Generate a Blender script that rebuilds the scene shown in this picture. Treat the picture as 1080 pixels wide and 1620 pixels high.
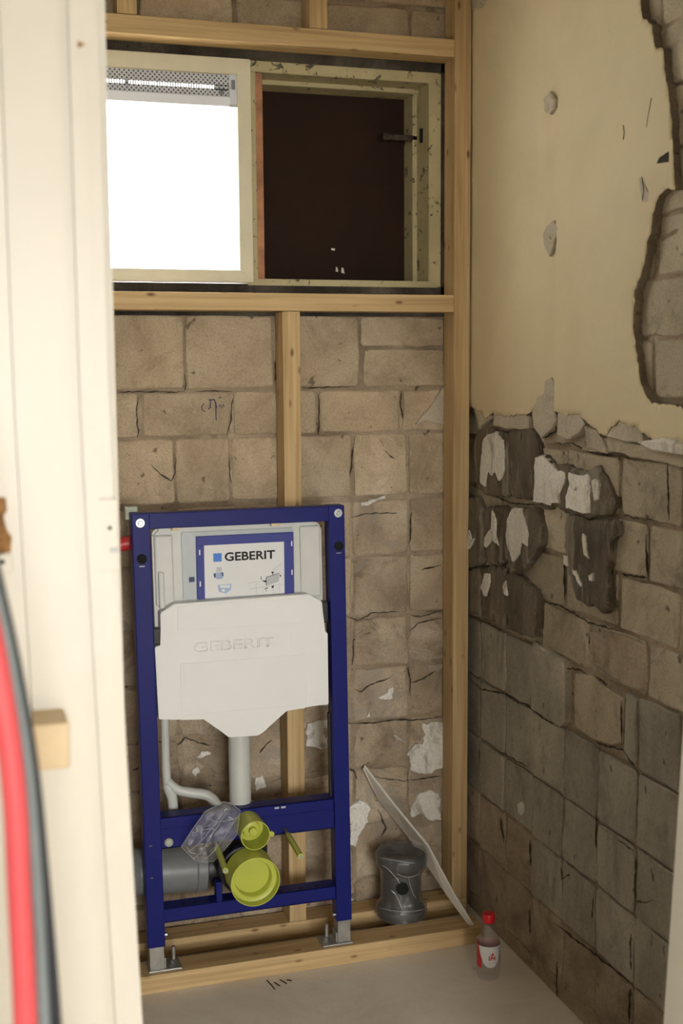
import bpy, bmesh, math, random
from mathutils import Vector, Matrix, noise
from mathutils.geometry import delaunay_2d_cdt

for o in list(bpy.data.objects):
    bpy.data.objects.remove(o, do_unlink=True)
scene = bpy.context.scene
COL = scene.collection
random.seed(7)

# ------------------------------------------------------------------ camera
EYE = 1.445
cd = bpy.data.cameras.new('camera')
cam = bpy.data.objects.new('camera', cd); COL.objects.link(cam)
_r = Vector((0.95441734, -0.2984004, -0.00668828))      # right
_d = Vector((-0.04081785, -0.10829047, -0.99328097))    # down
_f = Vector((0.29567116, 0.94827758, -0.11553436))      # forward
cam.matrix_world = Matrix(((_r.x, -_d.x, -_f.x, 0), (_r.y, -_d.y, -_f.y, 0),
                           (_r.z, -_d.z, -_f.z, EYE), (0, 0, 0, 1)))
cd.sensor_fit = 'VERTICAL'; cd.sensor_height = 36.0; cd.sensor_width = 24.0
cd.lens = 43.784
cd.clip_start = 0.05
cd.dof.use_dof = True; cd.dof.focus_distance = 2.9; cd.dof.aperture_fstop = 4.0
scene.camera = cam

# ------------------------------------------------------------------ world, lights, exposure
world = bpy.data.worlds.new('overcast_sky'); scene.world = world
world.use_nodes = True
bg = world.node_tree.nodes['Background']
bg.inputs['Color'].default_value = (1.0, 0.985, 0.95, 1); bg.inputs['Strength'].default_value = 15.0

def area_light(name, loc, target, sx, sy, power, color):
    ld = bpy.data.lights.new(name, 'AREA'); ld.shape = 'RECTANGLE'; ld.size = sx; ld.size_y = sy
    ld.energy = power; ld.color = color
    lo = bpy.data.objects.new(name, ld); COL.objects.link(lo)
    lo.location = loc
    lo.rotation_euler = (Vector(target) - Vector(loc)).to_track_quat('-Z', 'Y').to_euler()
    return lo
# unseen area lamp added for the daylight from behind the camera, set far back
area_light('rear_daylight_lamp', (0.05, -4.6, 1.65), (0.62, 3.0, 1.0), 1.6, 1.7, 240, (0.985, 1.0, 1.0))

scene.view_settings.view_transform = 'Standard'
scene.view_settings.look = 'None'
scene.view_settings.gamma = 1.0
scene.view_settings.use_curve_mapping = False
scene.view_settings.exposure = 0.0
scene.cycles.use_denoising = True
scene.cycles.max_bounces = 10

# ------------------------------------------------------------------ material helpers
def new_mat(name):
    m = bpy.data.materials.new(name); m.use_nodes = True
    nt = m.node_tree
    return m, nt, nt.nodes['Principled BSDF']

def N(nt, kind, **kw):
    n = nt.nodes.new(kind)
    for k, v in kw.items():
        if k in n.inputs: n.inputs[k].default_value = v
        else: setattr(n, k, v)
    return n

def ramp(nt, fac, stops, interp='LINEAR'):
    r = nt.nodes.new('ShaderNodeValToRGB'); r.color_ramp.interpolation = interp
    el = r.color_ramp.elements
    while len(el) < len(stops): el.new(0.5)
    for e, (p, c) in zip(el, stops):
        e.position = p; e.color = (*c, 1) if len(c) == 3 else c
    nt.links.new(fac, r.inputs[0])
    return r

def mixc(nt, fac, a, b, mode='MIX'):
    n = nt.nodes.new('ShaderNodeMix'); n.data_type = 'RGBA'; n.blend_type = mode
    for s, v in ((0, fac), (6, a), (7, b)):
        if hasattr(v, 'is_output') or hasattr(v, 'links'): nt.links.new(v, n.inputs[s])
        elif s == 0: n.inputs[0].default_value = v
        else: n.inputs[s].default_value = (*v, 1)
    return n.outputs[2]

def coords(nt, scale=(1, 1, 1), rand=True):
    tc = nt.nodes.new('ShaderNodeTexCoord')
    mp = nt.nodes.new('ShaderNodeMapping'); mp.inputs['Scale'].default_value = scale
    if rand:
        oi = nt.nodes.new('ShaderNodeObjectInfo')
        ml = nt.nodes.new('ShaderNodeVectorMath'); ml.operation = 'ADD'
        mu = nt.nodes.new('ShaderNodeMath'); mu.operation = 'MULTIPLY'; mu.inputs[1].default_value = 37.0
        nt.links.new(oi.outputs['Random'], mu.inputs[0])
        nt.links.new(tc.outputs['Object'], ml.inputs[0]); nt.links.new(mu.outputs[0], ml.inputs[1])
        nt.links.new(ml.outputs[0], mp.inputs[0])
    else:
        nt.links.new(tc.outputs['Object'], mp.inputs[0])
    return mp.outputs[0]

def tex(nt, vec, scale, detail=6, rough=0.6, dist=0.0):
    n = N(nt, 'ShaderNodeTexNoise', Scale=scale, Detail=detail, Roughness=rough, Distortion=dist)
    nt.links.new(vec, n.inputs['Vector'])
    return n.outputs['Fac']

def bump(nt, b, h, strength, dist, prev=None):
    n = N(nt, 'ShaderNodeBump', Strength=strength, Distance=dist)
    nt.links.new(h, n.inputs['Height'])
    if prev is not None: nt.links.new(prev, n.inputs['Normal'])
    nt.links.new(n.outputs[0], b.inputs['Normal'])
    return n.outputs[0]

def simple(name, col, rough=0.5, metal=0.0, var=0.06, scale=12, bmp=0.0, spec=0.5):
    m, nt, b = new_mat(name)
    v = coords(nt)
    t = tex(nt, v, scale, 5)
    lo = tuple(max(0, c * (1 - var * 2)) for c in col); hi = tuple(min(1, c * (1 + var)) for c in col)
    r = ramp(nt, t, [(0.3, lo), (0.7, hi)])
    nt.links.new(r.outputs[0], b.inputs['Base Color'])
    b.inputs['Roughness'].default_value = rough; b.inputs['Metallic'].default_value = metal
    b.inputs['Specular IOR Level'].default_value = spec
    if bmp: bump(nt, b, tex(nt, v, scale * 6, 4), bmp, 0.002)
    return m

def stone(name, c0, c1, c2, stain=(0.09, 0.07, 0.05), stain_amt=0.5, speck=True, bmp=0.8, vary=0.35, stretch=(1, 1, 1), stain_scale=7, light=None, light_amt=0.5, gain=1.0, light_at=0.57):
    """mineral surface: blotchy colour, darker stains, pale specks, rough relief"""
    c0, c1, c2, stain = [tuple(q * gain for q in c) for c in (c0, c1, c2, stain)]
    m, nt, b = new_mat(name)
    v = coords(nt, stretch)
    big = tex(nt, v, 4.5, 10, 0.62, 0.8)
    r = ramp(nt, big, [(0.33, c0), (0.5, c1), (0.67, c2)])
    col = r.outputs[0]
    fine = tex(nt, v, 230, 5, 0.7)
    fr = ramp(nt, fine, [(0.27, (0.74, 0.72, 0.69)), (0.5, (1.0, 1.0, 1.0)), (0.73, (1.20, 1.20, 1.20))])
    col = mixc(nt, 1.0, col, fr.outputs[0], 'MULTIPLY')
    st = tex(nt, v, stain_scale, 9, 0.75, 1.2)
    sr = ramp(nt, st, [(0.52, (0, 0, 0)), (0.66, (stain_amt,) * 3)])
    col = mixc(nt, sr.outputs[0], col, stain)
    pit = ramp(nt, tex(nt, v, 34, 3, 0.5), [(0.27, (0.75,) * 3), (0.31, (0, 0, 0))])
    col = mixc(nt, pit.outputs[0], col, tuple(q * 0.45 for q in stain))
    if light:
        lt = tex(nt, v, stain_scale * 1.3 + 2, 9, 0.7, 0.8)
        lr = ramp(nt, lt, [(light_at, (0, 0, 0)), (light_at + 0.05, (light_amt,) * 3)])
        col = mixc(nt, lr.outputs[0], col, light)
    if speck:
        sp = tex(nt, v, 46, 3, 0.5)
        pr = ramp(nt, sp, [(0.70, (0, 0, 0)), (0.75, (0.45,) * 3)])
        col = mixc(nt, pr.outputs[0], col, (0.62, 0.57, 0.48))
    oi = nt.nodes.new('ShaderNodeObjectInfo')
    vr = ramp(nt, oi.outputs['Random'], [(0.0, (1 - vary,) * 3), (1.0, (1 + vary * 0.35,) * 3)])
    col = mixc(nt, 1.0, col, vr.outputs[0], 'MULTIPLY')
    nt.links.new(col, b.inputs['Base Color'])
    b.inputs['Roughness'].default_value = 0.93
    b.inputs['Specular IOR Level'].default_value = 0.2
    # cracked, crumbly relief
    p = bump(nt, b, tex(nt, v, 11, 12, 0.78, 0.9), bmp, 0.016)
    bump(nt, b, tex(nt, v, 150, 6, 0.75), bmp * 0.7, 0.004, p)
    return m

def pine(name, axis):
    m, nt, b = new_mat(name)
    sc = [26.0, 26.0, 26.0]; sc['xyz'.index(axis)] = 0.9
    v = coords(nt, tuple(sc))
    g = tex(nt, v, 1.6, 5, 0.55, 0.9)
    r = ramp(nt, g, [(0.30, (0.46, 0.31, 0.145)), (0.5, (0.57, 0.40, 0.20)), (0.72, (0.64, 0.465, 0.25))])
    col = r.outputs[0]
    sc2 = [95.0, 95.0, 95.0]; sc2['xyz'.index(axis)] = 2.2
    f = tex(nt, coords(nt, tuple(sc2)), 1.5, 3, 0.5)
    fr = ramp(nt, f, [(0.35, (0.86, 0.83, 0.78)), (0.65, (1.06, 1.06, 1.06))])
    col = mixc(nt, 1.0, col, fr.outputs[0], 'MULTIPLY')
    sc3 = [27.0, 27.0, 27.0]; sc3['xyz'.index(axis)] = 11.0
    vo = N(nt, 'ShaderNodeTexVoronoi', Scale=1.0, Randomness=1.0); nt.links.new(coords(nt, tuple(sc3)), vo.inputs['Vector'])
    kr = ramp(nt, vo.outputs['Distance'], [(0.06, (0.9,) * 3), (0.10, (0.5,) * 3), (0.16, (0, 0, 0))])
    col = mixc(nt, kr.outputs[0], col, (0.16, 0.075, 0.028))
    nt.links.new(col, b.inputs['Base Color'])
    b.inputs['Roughness'].default_value = 0.68; b.inputs['Specular IOR Level'].default_value = 0.3
    bump(nt, b, f, 0.25, 0.002)
    return m

M = {}
M['pine_x'] = pine('pine_along_x', 'x'); M['pine_z'] = pine('pine_along_z', 'z')
M['brick'] = stone('lime_sand_brick', (0.33, 0.255, 0.17), (0.43, 0.34, 0.23), (0.51, 0.42, 0.30), stain=(0.22, 0.16, 0.095), vary=0.16, bmp=0.45, gain=1.25)
M['bed'] = stone('brick_with_mortar_residue', (0.27, 0.205, 0.14), (0.40, 0.315, 0.22), (0.51, 0.425, 0.32), stain=(0.16, 0.115, 0.07), stain_amt=0.7, vary=0.2, bmp=0.95, light=(0.52, 0.45, 0.36), light_amt=0.6, gain=1.75, light_at=0.54)
M['joint'] = stone('old_mortar', (0.22, 0.165, 0.115), (0.34, 0.265, 0.18), (0.44, 0.35, 0.25), bmp=1.0, vary=0.0, gain=1.6)
M['crackshade'] = stone('crack_gap_shade', (0.04, 0.03, 0.02), (0.09, 0.068, 0.045), (0.17, 0.13, 0.09), bmp=0.5, vary=0.0, speck=False)  # dark colour stands in for the shade inside the cracks
M['joint_dark'] = stone('dark_window_mortar', (0.045, 0.04, 0.032), (0.10, 0.085, 0.065), (0.20, 0.17, 0.13), bmp=1.0, vary=0.0, stain_scale=14)
M['greybed'] = stone('grey_tile_adhesive_bed', (0.16, 0.145, 0.115), (0.22, 0.20, 0.16), (0.28, 0.25, 0.20), stain=(0.10, 0.09, 0.07), stain_amt=0.6, vary=0.18, bmp=0.5, speck=False, light=(0.46, 0.41, 0.33), light_amt=0.45, stain_scale=7, gain=1.85, light_at=0.53, stretch=(1.0, 1.0, 0.55))
M['warmbed'] = stone('warm_low_masonry', (0.19, 0.145, 0.10), (0.29, 0.23, 0.165), (0.37, 0.30, 0.22), stain=(0.12, 0.09, 0.06), vary=0.15, bmp=0.7, light=(0.42, 0.35, 0.26), light_amt=0.4, gain=1.65)
M['rbrick'] = stone('pale_brick_with_smears', (0.33, 0.275, 0.195), (0.43, 0.365, 0.265), (0.51, 0.44, 0.33), stain=(0.20, 0.165, 0.12), stain_amt=0.65, vary=0.12, bmp=0.5, stain_scale=9, gain=1.2)
M['adhesive'] = stone('dark_streaked_adhesive', (0.12, 0.095, 0.07), (0.20, 0.165, 0.12), (0.29, 0.24, 0.18), stain=(0.07, 0.055, 0.04), vary=0.15, bmp=1.0, stretch=(1.6, 1.6, 0.45), gain=1.45, light=(0.50, 0.44, 0.35), light_amt=0.7, stain_scale=8, light_at=0.53)
M['whitecoat'] = stone('white_adhesive_remnant', (0.70, 0.65, 0.56), (0.80, 0.76, 0.68), (0.86, 0.82, 0.74), stain=(0.30, 0.26, 0.2), stain_amt=0.8, vary=0.05, bmp=0.3, speck=False, stain_scale=16, stretch=(1, 1, 0.6))
M['greyplaster'] = stone('scraped_grey_plaster', (0.40, 0.345, 0.265), (0.46, 0.40, 0.31), (0.50, 0.44, 0.345), stain=(0.27, 0.22, 0.16), vary=0.12, bmp=0.35, speck=False, gain=1.2)
M['plasteredge'] = stone('broken_plaster_edge', (0.20, 0.155, 0.11), (0.30, 0.24, 0.17), (0.38, 0.31, 0.23), vary=0.05, bmp=0.9, gain=1.25)

def plaster_mat():
    m, nt, b = new_mat('cream_painted_plaster')
    v = coords(nt, (1, 1, 1), False)
    t = tex(nt, v, 2.2, 8, 0.6, 0.5)
    r = ramp(nt, t, [(0.3, (0.64, 0.53, 0.335)), (0.5, (0.70, 0.585, 0.375)), (0.72, (0.74, 0.62, 0.40))])
    col = r.outputs[0]
    s = tex(nt, v, 9, 10, 0.8, 1.5)
    sr = ramp(nt, s, [(0.66, (0, 0, 0)), (0.76, (0.5,) * 3)])
    col = mixc(nt, sr.outputs[0], col, (0.46, 0.385, 0.27))
    nt.links.new(col, b.inputs['Base Color'])
    b.inputs['Roughness'].default_value = 0.72; b.inputs['Specular IOR Level'].default_value = 0.3
    p = bump(nt, b, tex(nt, v, 7, 6, 0.6), 0.3, 0.01)
    bump(nt, b, tex(nt, v, 70, 5, 0.6), 0.12, 0.003, p)
    return m
M['plaster'] = plaster_mat()

def floor_mat():
    m, nt, b = new_mat('cement_screed')
    v = coords(nt, (1, 1, 1), False)
    r = ramp(nt, tex(nt, v, 4, 9, 0.65, 0.6), [(0.28, (0.64, 0.56, 0.47)), (0.5, (0.76, 0.68, 0.575)), (0.74, (0.82, 0.75, 0.65))])
    sr = ramp(nt, tex(nt, v, 17, 8, 0.75, 1.0), [(0.62, (0, 0, 0)), (0.74, (0.55,) * 3)])
    col = mixc(nt, sr.outputs[0], r.outputs[0], (0.33, 0.27, 0.205))
    nt.links.new(col, b.inputs['Base Color']); b.inputs['Roughness'].default_value = 0.85
    bump(nt, b, tex(nt, v, 40, 8, 0.7), 0.3, 0.004)
    return m
M['floor'] = floor_mat()

def peeling(name, col, under, amt):
    m, nt, b = new_mat(name)
    v = coords(nt)
    t = tex(nt, v, 30, 8, 0.7, 0.6)
    fac = ramp(nt, t, [(amt, (0, 0, 0)), (amt + 0.03, (1, 1, 1))])
    g = ramp(nt, tex(nt, v, 8, 5), [(0.3, tuple(c * 0.82 for c in col)), (0.7, col)])
    nt.links.new(mixc(nt, fac.outputs[0], g.outputs[0], under), b.inputs['Base Color'])
    b.inputs['Roughness'].default_value = 0.55
    bump(nt, b, fac.outputs[0], 0.4, 0.002)
    return m
M['oldpaint'] = peeling('old_cream_window_paint', (0.50, 0.425, 0.235), (0.06, 0.05, 0.03), 0.585)
M['rust'] = simple('rusty_hinge_iron', (0.06, 0.042, 0.026), 0.7, 0.2, var=0.4, scale=60)
M['sash'] = simple('cream_sash_paint', (0.64, 0.585, 0.42), 0.45, var=0.04)
M['orange'] = simple('reddish_bare_wood', (0.46, 0.215, 0.105), 0.7, var=0.2, scale=20, bmp=0.2)
M['jamb'] = simple('cream_white_gloss_paint', (0.74, 0.695, 0.605), 0.4, var=0.015)
M['hall'] = simple('hall_wall_paint', (0.80, 0.76, 0.68), 0.8, var=0.03)
M['block'] = simple('raw_block_wood', (0.74, 0.575, 0.36), 0.7, var=0.06)
M['tornwood'] = simple('torn_bare_wood', (0.40, 0.20, 0.07), 0.85, var=0.45, scale=60, bmp=0.8)
M['black'] = simple('black_plastic', (0.012, 0.012, 0.013), 0.45)
M['hole'] = simple('dark_hole', (0.006, 0.006, 0.006), 0.9)
M['blue'] = simple('cobalt_powder_coat', (0.008, 0.0125, 0.145), 0.42, var=0.05, spec=0.22)
M['bluecard'] = simple('blue_card', (0.022, 0.035, 0.25), 0.5, var=0.04)
M['galv'] = simple('galvanised_steel', (0.42, 0.41, 0.38), 0.45, 0.75, var=0.12, scale=40)
M['chrome'] = simple('zinc_plated_bolt', (0.50, 0.52, 0.52), 0.38, 1.0, var=0.05)
M['tank'] = simple('translucent_grey_plastic', (0.64, 0.64, 0.60), 0.38, var=0.03)
M['eps'] = simple('white_polystyrene', (0.85, 0.84, 0.82), 0.75, var=0.015, scale=5, bmp=0.12)
M['pipewhite'] = simple('milky_flush_pipe_plastic', (0.60, 0.60, 0.56), 0.38, var=0.03)
M['lime'] = simple('lime_yellow_plastic', (0.50, 0.53, 0.075), 0.38, var=0.04)
M['grey'] = simple('grey_drain_plastic', (0.19, 0.195, 0.195), 0.32, var=0.06)
M['redplastic'] = simple('red_conduit_plastic', (0.55, 0.035, 0.035), 0.4, var=0.06)
M['redcable'] = simple('red_cable_sheath', (0.80, 0.10, 0.115), 0.38, var=0.04)
M['greycable'] = simple('grey_cable_sheath', (0.22, 0.26, 0.27), 0.35, var=0.1)
M['blackcable'] = simple('black_cable_sheath', (0.02, 0.024, 0.035), 0.4, var=0.1)
M['label'] = simple('white_label_print', (0.74, 0.74, 0.73), 0.4, var=0.02)
M['labelgrey'] = simple('pale_grey_print', (0.50, 0.51, 0.52), 0.5, var=0.05)
M['labelblue'] = simple('sky_blue_print', (0.05, 0.19, 0.62), 0.5, var=0.02)
M['navy'] = simple('navy_print', (0.02, 0.035, 0.12), 0.5, var=0.02)
M['paleblue'] = simple('pale_blue_print', (0.36, 0.45, 0.66), 0.5, var=0.1)
M['ink'] = simple('black_print', (0.012, 0.012, 0.012), 0.5, var=0.02)
M['platefoil'] = simple('pale_plate_plastic', (0.50, 0.54, 0.55), 0.3, var=0.03)
M['mint'] = simple('pale_mint_plastic', (0.44, 0.47, 0.37), 0.5, var=0.05)
M['boardwhite'] = simple('white_sheet_board', (0.52, 0.46, 0.38), 0.6, var=0.05)
M['boardedge'] = simple('white_sheet_edge', (0.68, 0.64, 0.57), 0.5, var=0.03)
M['darkfit'] = simple('dark_grey_rubber_fitting', (0.035, 0.033, 0.031), 0.5, var=0.1)
M['bottlered'] = simple('red_bottle_cap', (0.62, 0.012, 0.02), 0.35, var=0.03)
M['labelwhite'] = simple('white_bottle_label', (0.66, 0.64, 0.61), 0.45, var=0.03)
M['redprint'] = simple('red_print', (0.55, 0.02, 0.03), 0.45, var=0.03)
M['pinkprint'] = simple('muted_pink_label_back', (0.50, 0.27, 0.25), 0.5, var=0.05)
M['vent'] = simple('white_vent_aluminium', (0.62, 0.63, 0.66), 0.35, var=0.02)

def panel_mat():
    m, nt, b = new_mat('dark_brown_panel')
    v = coords(nt, (1, 1, 1), False)
    r = ramp(nt, tex(nt, v, 5, 8, 0.6), [(0.3, (0.018, 0.008, 0.004)), (0.7, (0.028, 0.013, 0.007))])
    s = ramp(nt, tex(nt, coords(nt, (3, 1, 18), False), 4, 8, 0.75), [(0.66, (0, 0, 0)), (0.74, (0.25,) * 3)])
    nt.links.new(mixc(nt, s.outputs[0], r.outputs[0], (0.12, 0.08, 0.05)), b.inputs['Base Color'])
    b.inputs['Roughness'].default_value = 0.7; b.inputs['Specular IOR Level'].default_value = 0.15
    return m
M['panel'] = panel_mat()

def vent_mesh_mat():
    m, nt, b = new_mat('perforated_vent_sheet')
    tc = nt.nodes.new('ShaderNodeTexCoord')
    mp = N(nt, 'ShaderNodeMapping', Scale=(130, 0.0, 130), Rotation=(0, 0.785, 0)); nt.links.new(tc.outputs['Object'], mp.inputs[0])
    vo = N(nt, 'ShaderNodeTexVoronoi', Scale=1.0, Randomness=0.0); nt.links.new(mp.outputs[0], vo.inputs['Vector'])
    r = ramp(nt, vo.outputs['Distance'], [(0.28, (0.10, 0.10, 0.10)), (0.36, (0.55, 0.555, 0.57))])
    nt.links.new(r.outputs[0], b.inputs['Base Color']); b.inputs['Roughness'].default_value = 0.4
    return m
M['ventmesh'] = vent_mesh_mat()

def clear_mat(name, tint, rough, mix, film=False, ior=1.45):
    """thin clear sheet: mostly passes light straight through, with a glossy skin"""
    m, nt, b = new_mat(name)
    nt.nodes.remove(b)
    out = nt.nodes['Material Output']
    tr = nt.nodes.new('ShaderNodeBsdfTransparent'); tr.inputs[0].default_value = (*tint, 1)
    gl = nt.nodes.new('ShaderNodeBsdfGlossy'); gl.inputs['Roughness'].default_value = rough
    # facing-based falloff: the same from both sides of the sheet
    lw = N(nt, 'ShaderNodeLayerWeight', Blend=0.5)
    fr = N(nt, 'ShaderNodeMath', operation='POWER'); fr.inputs[1].default_value = 4.0
    nt.links.new(lw.outputs['Facing'], fr.inputs[0])
    ad = N(nt, 'ShaderNodeMath', operation='MULTIPLY_ADD'); ad.inputs[1].default_value = (ior - 1.0) * 1.7; ad.inputs[2].default_value = mix
    ad.use_clamp = True
    nt.links.new(fr.outputs[0], ad.inputs[0])
    mx = nt.nodes.new('ShaderNodeMixShader')
    nt.links.new(ad.outputs[0], mx.inputs[0]); nt.links.new(tr.outputs[0], mx.inputs[1]); nt.links.new(gl.outputs[0], mx.inputs[2])
    last = mx.outputs[0]
    if film:
        df = nt.nodes.new('ShaderNodeBsdfDiffuse'); df.inputs[0].default_value = (0.75, 0.75, 0.75, 1)
        m2 = nt.nodes.new('ShaderNodeMixShader'); m2.inputs[0].default_value = film
        nt.links.new(last, m2.inputs[1]); nt.links.new(df.outputs[0], m2.inputs[2]); last = m2.outputs[0]
        v = coords(nt)
        bp = N(nt, 'ShaderNodeBump', Strength=0.8, Distance=0.006)
        nt.links.new(tex(nt, v, 45, 5, 0.6, 1.5), bp.inputs['Height'])
        nt.links.new(bp.outputs[0], gl.inputs['Normal'])
    nt.links.new(last, out.inputs[0])
    return m
M['glass'] = clear_mat('window_glass', (0.97, 0.98, 0.98), 0.02, 0.04)
M['bag'] = clear_mat('clear_plastic_film', (0.97, 0.97, 0.97), 0.07, 0.10, film=0.05, ior=1.5)
M['creaseglint'] = clear_mat('film_crease_highlight', (0.9, 0.9, 0.9), 0.12, 0.25, film=0.32)  # pale diffuse mix paints the film's highlights along its folds
M['wrap'] = clear_mat('shrink_wrap_film', (0.92, 0.92, 0.92), 0.12, 0.10, film=0.06)
M['pet'] = clear_mat('clear_bottle_plastic', (0.975, 0.975, 0.965), 0.06, 0.035, film=0.025, ior=1.35)

# ------------------------------------------------------------------ object helpers
def empty(name, loc, label=None, cat=None, kind=None, group=None):
    o = bpy.data.objects.new(name, None); COL.objects.link(o); o.location = loc; o.empty_display_size = 0.05
    tag(o, label, cat, kind, group)
    return o

def tag(o, label=None, cat=None, kind=None, group=None):
    if label: o['label'] = label
    if cat: o['category'] = cat
    if kind: o['kind'] = kind
    if group: o['group'] = group
    return o

def obj(name, bm, mats, parent=None, smooth=False, label=None):
    me = bpy.data.meshes.new(name)
    bmesh.ops.recalc_face_normals(bm, faces=bm.faces)
    bm.to_mesh(me); bm.free()
    for m in (mats if isinstance(mats, (list, tuple)) else [mats]): me.materials.append(M[m] if isinstance(m, str) else m)
    if smooth:
        for p in me.polygons: p.use_smooth = True
    o = bpy.data.objects.new(name, me); COL.objects.link(o)
    if parent is not None: attach(o, parent)
    if label: o['label'] = label
    return o

def world_of(o):
    m = Matrix.Translation(o.location)
    if o.parent is not None: m = world_of(o.parent) @ o.matrix_parent_inverse @ m
    return m

def attach(o, parent):
    o.parent = parent
    o.matrix_parent_inverse = world_of(parent).inverted()

def add_box(bm, x0, x1, y0, y1, z0, z1, bevel=0.0, mi=0):
    r = bmesh.ops.create_cube(bm, size=1.0)
    vs = r['verts']
    for v in vs:
        v.co = Vector((x0 if v.co.x < 0 else x1, y0 if v.co.y < 0 else y1, z0 if v.co.z < 0 else z1))
    fs = list({f for v in vs for f in v.link_faces})
    for f in fs: f.material_index = mi
    if bevel:
        es = list({e for v in vs for e in v.link_edges})
        bmesh.ops.bevel(bm, geom=es, offset=bevel, segments=2, affect='EDGES', profile=0.5)

def box(name, x0, x1, y0, y1, z0, z1, mat, parent=None, bevel=0.0015, label=None):
    bm = bmesh.new(); add_box(bm, x0, x1, y0, y1, z0, z1, bevel)
    return obj(name, bm, mat, parent, label=label)

def boxes(name, lst, mat, parent=None, bevel=0.001, label=None):
    bm = bmesh.new()
    for b in lst: add_box(bm, *b, bevel=bevel)
    return obj(name, bm, mat, parent, label=label)

def add_prism(bm, poly, a, b, plane='xz', mi=0):
    """polygon in a plane extruded between a and b along the third axis"""
    f = {'xz': lambda u, v, d: (u, d, v), 'yz': lambda u, v, d: (d, u, v), 'xy': lambda u, v, d: (u, v, d)}[plane]
    lo = [bm.verts.new(f(u, v, a)) for u, v in poly]; hi = [bm.verts.new(f(u, v, b)) for u, v in poly]
    fs = [bm.faces.new(lo), bm.faces.new(hi)]
    n = len(poly)
    for i in range(n):
        fs.append(bm.faces.new((lo[i], lo[(i + 1) % n], hi[(i + 1) % n], hi[i])))
    for q in fs: q.material_index = mi

def prism(name, poly, a, b, plane, mat, parent=None, bevel=0.0, label=None):
    bm = bmesh.new(); add_prism(bm, poly, a, b, plane)
    if bevel: bmesh.ops.bevel(bm, geom=list(bm.edges), offset=bevel, segments=2, affect='EDGES')
    return obj(name, bm, mat, parent, label=label)

def smoothpath(pts, sub=6):
    """Catmull-Rom through points"""
    P = [Vector(p) for p in pts]
    if len(P) < 3: return P
    out = []
    for i in range(len(P) - 1):
        a = P[i - 1] if i else P[0] * 2 - P[1]; b = P[i]; c = P[i + 1]
        d = P[i + 2] if i + 2 < len(P) else P[-1] * 2 - P[-2]
        for k in range(sub):
            t = k / sub
            out.append(0.5 * ((2 * b) + (c - a) * t + (2 * a - 5 * b + 4 * c - d) * t * t + (3 * b - a - 3 * c + d) * t ** 3))
    out.append(P[-1])
    return out

def add_tube(bm, pts, rad, seg=20, cap=True, closed_inner=None):
    pts = [Vector(p) for p in pts]
    rads = rad if isinstance(rad, (list, tuple)) else [rad] * len(pts)
    rings = []; up = None
    for i, p in enumerate(pts):
        t = (pts[min(i + 1, len(pts) - 1)] - pts[max(i - 1, 0)])
        if t.length < 1e-9: t = pts[-1] - pts[0]
        t.normalize()
        if up is None:
            up = Vector((0, 0, 1)) if abs(t.z) < 0.9 else Vector((1, 0, 0))
        s = t.cross(up).normalized(); up = s.cross(t).normalized()
        rings.append([bm.verts.new(p + (s * math.cos(2 * math.pi * k / seg) + up * math.sin(2 * math.pi * k / seg)) * rads[i]) for k in range(seg)])
    for a, b in zip(rings, rings[1:]):
        for k in range(seg): bm.faces.new((a[k], a[(k + 1) % seg], b[(k + 1) % seg], b[k]))
    if cap:
        bm.faces.new(rings[0]); bm.faces.new(rings[-1])

def tube(name, pts, rad, mat, parent=None, seg=20, cap=True, label=None):
    bm = bmesh.new(); add_tube(bm, pts, rad, seg, cap)
    o = obj(name, bm, mat, parent, label=label)
    shade(o)
    return o

def shade(o, ang=40):
    me = o.data
    for p in me.polygons: p.use_smooth = True
    bm = bmesh.new(); bm.from_mesh(me)
    for e in bm.edges:
        e.smooth = not (len(e.link_faces) == 2 and e.calc_face_angle(0) > math.radians(ang))
    bm.to_mesh(me); bm.free()

def lathe(name, prof, base, axis, mat, parent=None, seg=40, label=None, ang=40):
    """profile of (radius, height) turned round an axis through base"""
    ax = Vector(axis).normalized()
    s = ax.cross(Vector((0, 0, 1)) if abs(ax.z) < 0.9 else Vector((1, 0, 0))).normalized(); u = s.cross(ax)
    bm = bmesh.new(); rings = []
    for r, h in prof:
        c = Vector(base) + ax * h
        if r < 1e-6: rings.append([bm.verts.new(c)])
        else: rings.append([bm.verts.new(c + (s * math.cos(2 * math.pi * k / seg) + u * math.sin(2 * math.pi * k / seg)) * r) for k in range(seg)])
    for a, b in zip(rings, rings[1:]):
        for k in range(seg):
            q = [a[k % len(a)], a[(k + 1) % len(a)], b[(k + 1) % len(b)], b[k % len(b)]]
            q = list(dict.fromkeys(q))
            if len(q) >= 3: bm.faces.new(q)
    o = obj(name, bm, mat, parent, label=label); shade(o, ang)
    return o

# ---- masonry pieces: outline with uneven edges, chamfer, uneven face
def to3(plane, u, v, d):
    """d = how far the surface stands out of the wall's face plane, into the room"""
    return Vector((u, 3.0 - d, v)) if plane == 'back' else Vector((1.272 - d, u, v))

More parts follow.
